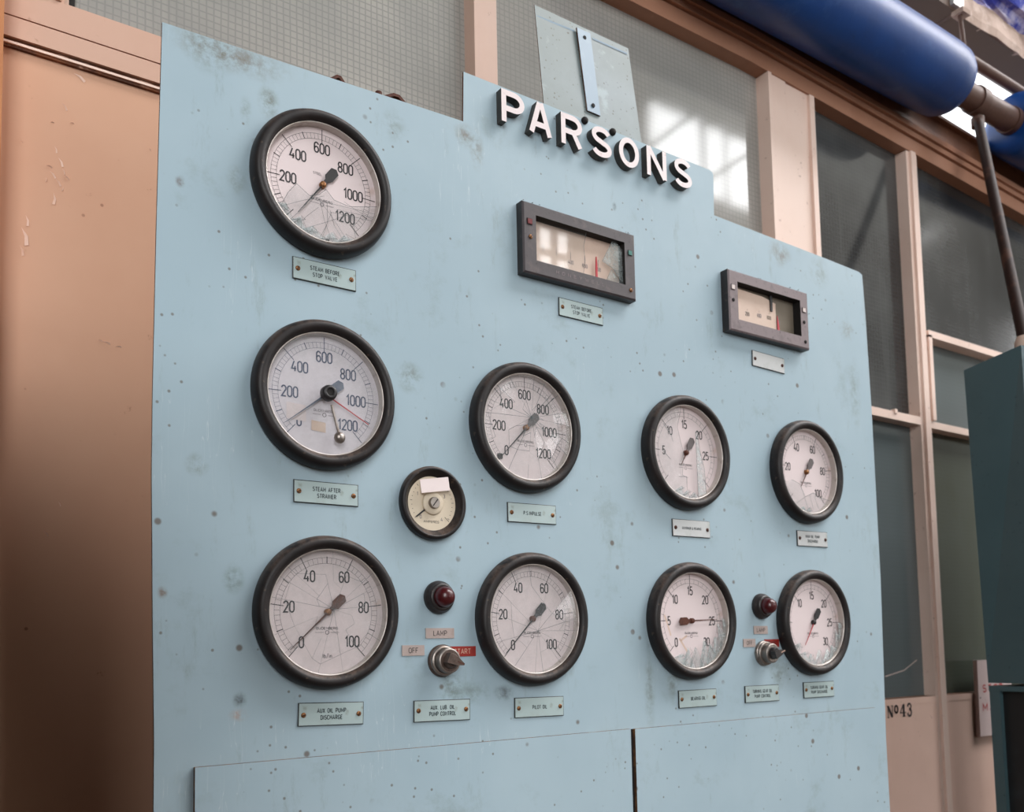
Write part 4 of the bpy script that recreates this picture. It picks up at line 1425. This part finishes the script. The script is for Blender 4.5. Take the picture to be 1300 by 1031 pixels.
b.box((2.60, -.185, 1.80), (2.62, -.160, 1.90), M['steel'])
b.build('handle', dr)
dr_child = dr.children[0]
b = MB()
b.box((2.530, -.152, 1.366), (3.1, -.001, 1.380), M['teal'])
b.build('lip', cb, off)
b = MB()
b.box((2.548, -.135, 0), (3.09, -.015, 1.366), M['teal_black'])
b.build('base', cb, off)
b = MB()
b.box((2.531, -.030, 0), (2.547, -.002, 1.366), M['teal'])
b.build('side_strip', cb, off)

# white sign leaning on the boards
P4 = [W(1244, 935.5, .236), W(1258, 934.5, .236), W(1251.5, 838, .236), W(1240.5, 838.5, .236)]
z0, z1 = P4[0].z, P4[3].z
sx = P4[3].x
b = MB()
b.prism([(sx - .006, z0), (sx + .20, z0), (sx + .20, z1), (sx - .001, z1)], .236, .2495, M['sign_white'], M['sign_white'])
hs = -.2355
for s, px, py in (('S', 1249.5, 874.2), ('M', 1249.8, 898)):
    p = W(px, py, .236)
    tw = .118
    write(b, 'STOP' if s == 'S' else 'MAIN', p.x - .0080 + tw / 2, p.z, .0215, hs, M['sign_red'], .0042, width=tw, gap=.42)
p = W(1244.6, 886, .236)
b.disc(.003, hs, M['dark_void'], 12, (p.x, p.z))
o = b.build('notice_board')
tag(o, 'white notice board with red capitals, half hidden behind the teal cabinet', 'sign')

# ================================================================== the hall round about
X0, X1, Y1, ZT = -7.0, 24.0, -8.0, 12.5
b = MB()
b.box((X0, Y1, -.1), (X1, 6, 0), M['hall_floor'])
struct(b.build('floor'))
wins = [(9.62, 12.15, 8.66, 9.98), (6.75, 7.62, 6.30, 7.05), (16.9, 17.3, 10.6, 11.1), (16.9, 17.3, 9.35, 9.75), (5.0, 5.8, 1.6, 5.8), (7.65, 8.6, 1.6, 5.8), (10.45, 11.2, 1.6, 5.8), (21.0, 23.8, 2.0, 8.8), (-5.6, -1.6, 1.8, 7.2)]  # first four match reflections; the rest are unseen, added as fill light
# the far wall of the hall is pieced round inferred windows and added fill openings
b = MB()
xs = sorted({X0, X1, *[w[0] for w in wins], *[w[1] for w in wins]})
for i in range(len(xs) - 1):
    a, c = xs[i], xs[i + 1]
    cut = sorted((w[2], w[3]) for w in wins if w[0] <= a + 1e-6 and w[1] >= c - 1e-6)
    z = 0
    for lo_, hi_ in cut + [(ZT, ZT)]:
        if lo_ > z:
            b.box((a, Y1 - .2, z), (c, Y1, lo_), M['hall_wall'])
        z = hi_
struct(b.build('wall_front'))
b = MB()
x0, x1, z0, z1 = wins[0]
for a_, c_, w_ in (((x0 + 1.25, z0), (x0 + 1.25, z1), .07), ((x0 - .1, z0 + .35), (x0 + 1.15, z1 + .1), .06), ((x0 + .75, z0 - .1), (x1 + .1, z1 - .05), .06), ((x1 - .75, z0), (x1 - .75, z1), .03)):
    d_ = Vector((c_[0] - a_[0], c_[1] - a_[1])).normalized()
    n_ = Vector((-d_.y, d_.x)) * w_ / 2
    b.prism([(a_[0] + n_.x, a_[1] + n_.y), (a_[0] - n_.x, a_[1] - n_.y), (c_[0] - n_.x, c_[1] - n_.y), (c_[0] + n_.x, c_[1] + n_.y)], Y1 - .12, Y1 - .06, M['hall_roof'])
for x0, x1, z0, z1 in wins[1:2] + wins[4:]:  # glazing bars, in the added fill windows too
    nb = 4 if x1 - x0 > 3 else 2
    for k in range(1, nb + 1):
        x = x0 + (x1 - x0) * k / (nb + 1)
        b.box((x - .035, Y1 - .12, z0), (x + .035, Y1 - .05, z1), M['hall_roof'])
    b.box((x0, Y1 - .12, (z0 + z1) / 2 - .03), (x1, Y1 - .05, (z0 + z1) / 2 + .03), M['hall_roof'])
struct(b.build('window_8'))
b = MB()
b.box((X0 - .2, Y1, 0), (X0, 6, ZT), M['hall_wall'])
struct(b.build('wall_left_and_blocker'))
b = MB()                                  # unseen block added to shade the lower salmon sheet
b.box((-.75, -1.05, 0), (.015, .262, 1.97), M['hall_floor'])
struct(b.build('wall_left_and_blocker'))
b = MB()
b.box((X1, Y1, 0), (X1 + .2, 6, ZT), M['hall_wall'])
struct(b.build('wall_right'))
# roof: a raking skylight with dark slopes before and behind it
SX0, SX1 = 3.5, 20.0
SKA, SKB = (-7.0, 12.3), (-1.6, 8.2)          # (y, z) of the skylight's foot and head
b = MB()
b.box((X0, Y1, ZT), (X1, SKA[0], ZT + .2), M['hall_roof'])
b.face([(X0, SKA[0], SKA[1] + .3), (SX0, SKA[0], SKA[1] + .3), (SX0, SKB[0], SKB[1] + .3), (X0, SKB[0], SKB[1] + .3)], M['hall_roof'])
b.face([(SX1, SKA[0], SKA[1] + .3), (X1, SKA[0], SKA[1] + .3), (X1, SKB[0], SKB[1] + .3), (SX1, SKB[0], SKB[1] + .3)], M['hall_roof'])
b.box((X0, SKB[0], SKB[1] + .1), (X1, 1.2, SKB[1] + .3), M['hall_roof'])
struct(b.build('ceiling'))


def area(name, loc, rot, sx, sy, power, col=(1, 1, 1)):
    l = bpy.data.lights.new(name, 'AREA')
    l.shape = 'RECTANGLE'
    l.size, l.size_y = sx, sy
    l.energy = power
    l.color = col
    o = bpy.data.objects.new(name, l)
    COL.objects.link(o)
    o.location = loc
    o.rotation_euler = rot
    return o


ang = math.atan2(SKA[1] - SKB[1], SKB[0] - SKA[0])
SKW, SKH = SX1 - SX0, math.hypot(SKA[1] - SKB[1], SKB[0] - SKA[0])
area('skylight_daylight', ((SX0 + SX1) / 2, (SKA[0] + SKB[0]) / 2, (SKA[1] + SKB[1]) / 2), (-ang, 0, 0), SKW, SKH, 6.0 * PI * SKW * SKH, (1, .965, .955))
for k, (x0, x1, z0, z1) in enumerate(wins):
    L = 6.0 if k == 0 else 5.0 if k < 2 else 14.0 if k < 4 else 4.0  # entries after the first four are added fill
    area('window_and_fill_light', ((x0 + x1) / 2, Y1 - .18, (z0 + z1) / 2), (PI / 2, 0, 0), x1 - x0, z1 - z0, L * PI * (x1 - x0) * (z1 - z0))

wd = bpy.data.worlds.new('overcast_sky')
SC.world = wd
wd.use_nodes = True
bg = wd.node_tree.nodes['Background']
bg.inputs[0].default_value = (.93, .96, 1.0, 1)
bg.inputs[1].default_value = 1.6

SC.view_settings.view_transform = 'Standard'
SC.view_settings.look = 'None'
SC.view_settings.exposure = 0.98
SC.view_settings.gamma = 1.0
SC.view_settings.use_curve_mapping = False
SC.cycles.use_denoising = True
SC.cycles.max_bounces = 8
SC.cycles.caustics_reflective = False
SC.cycles.caustics_refractive = False
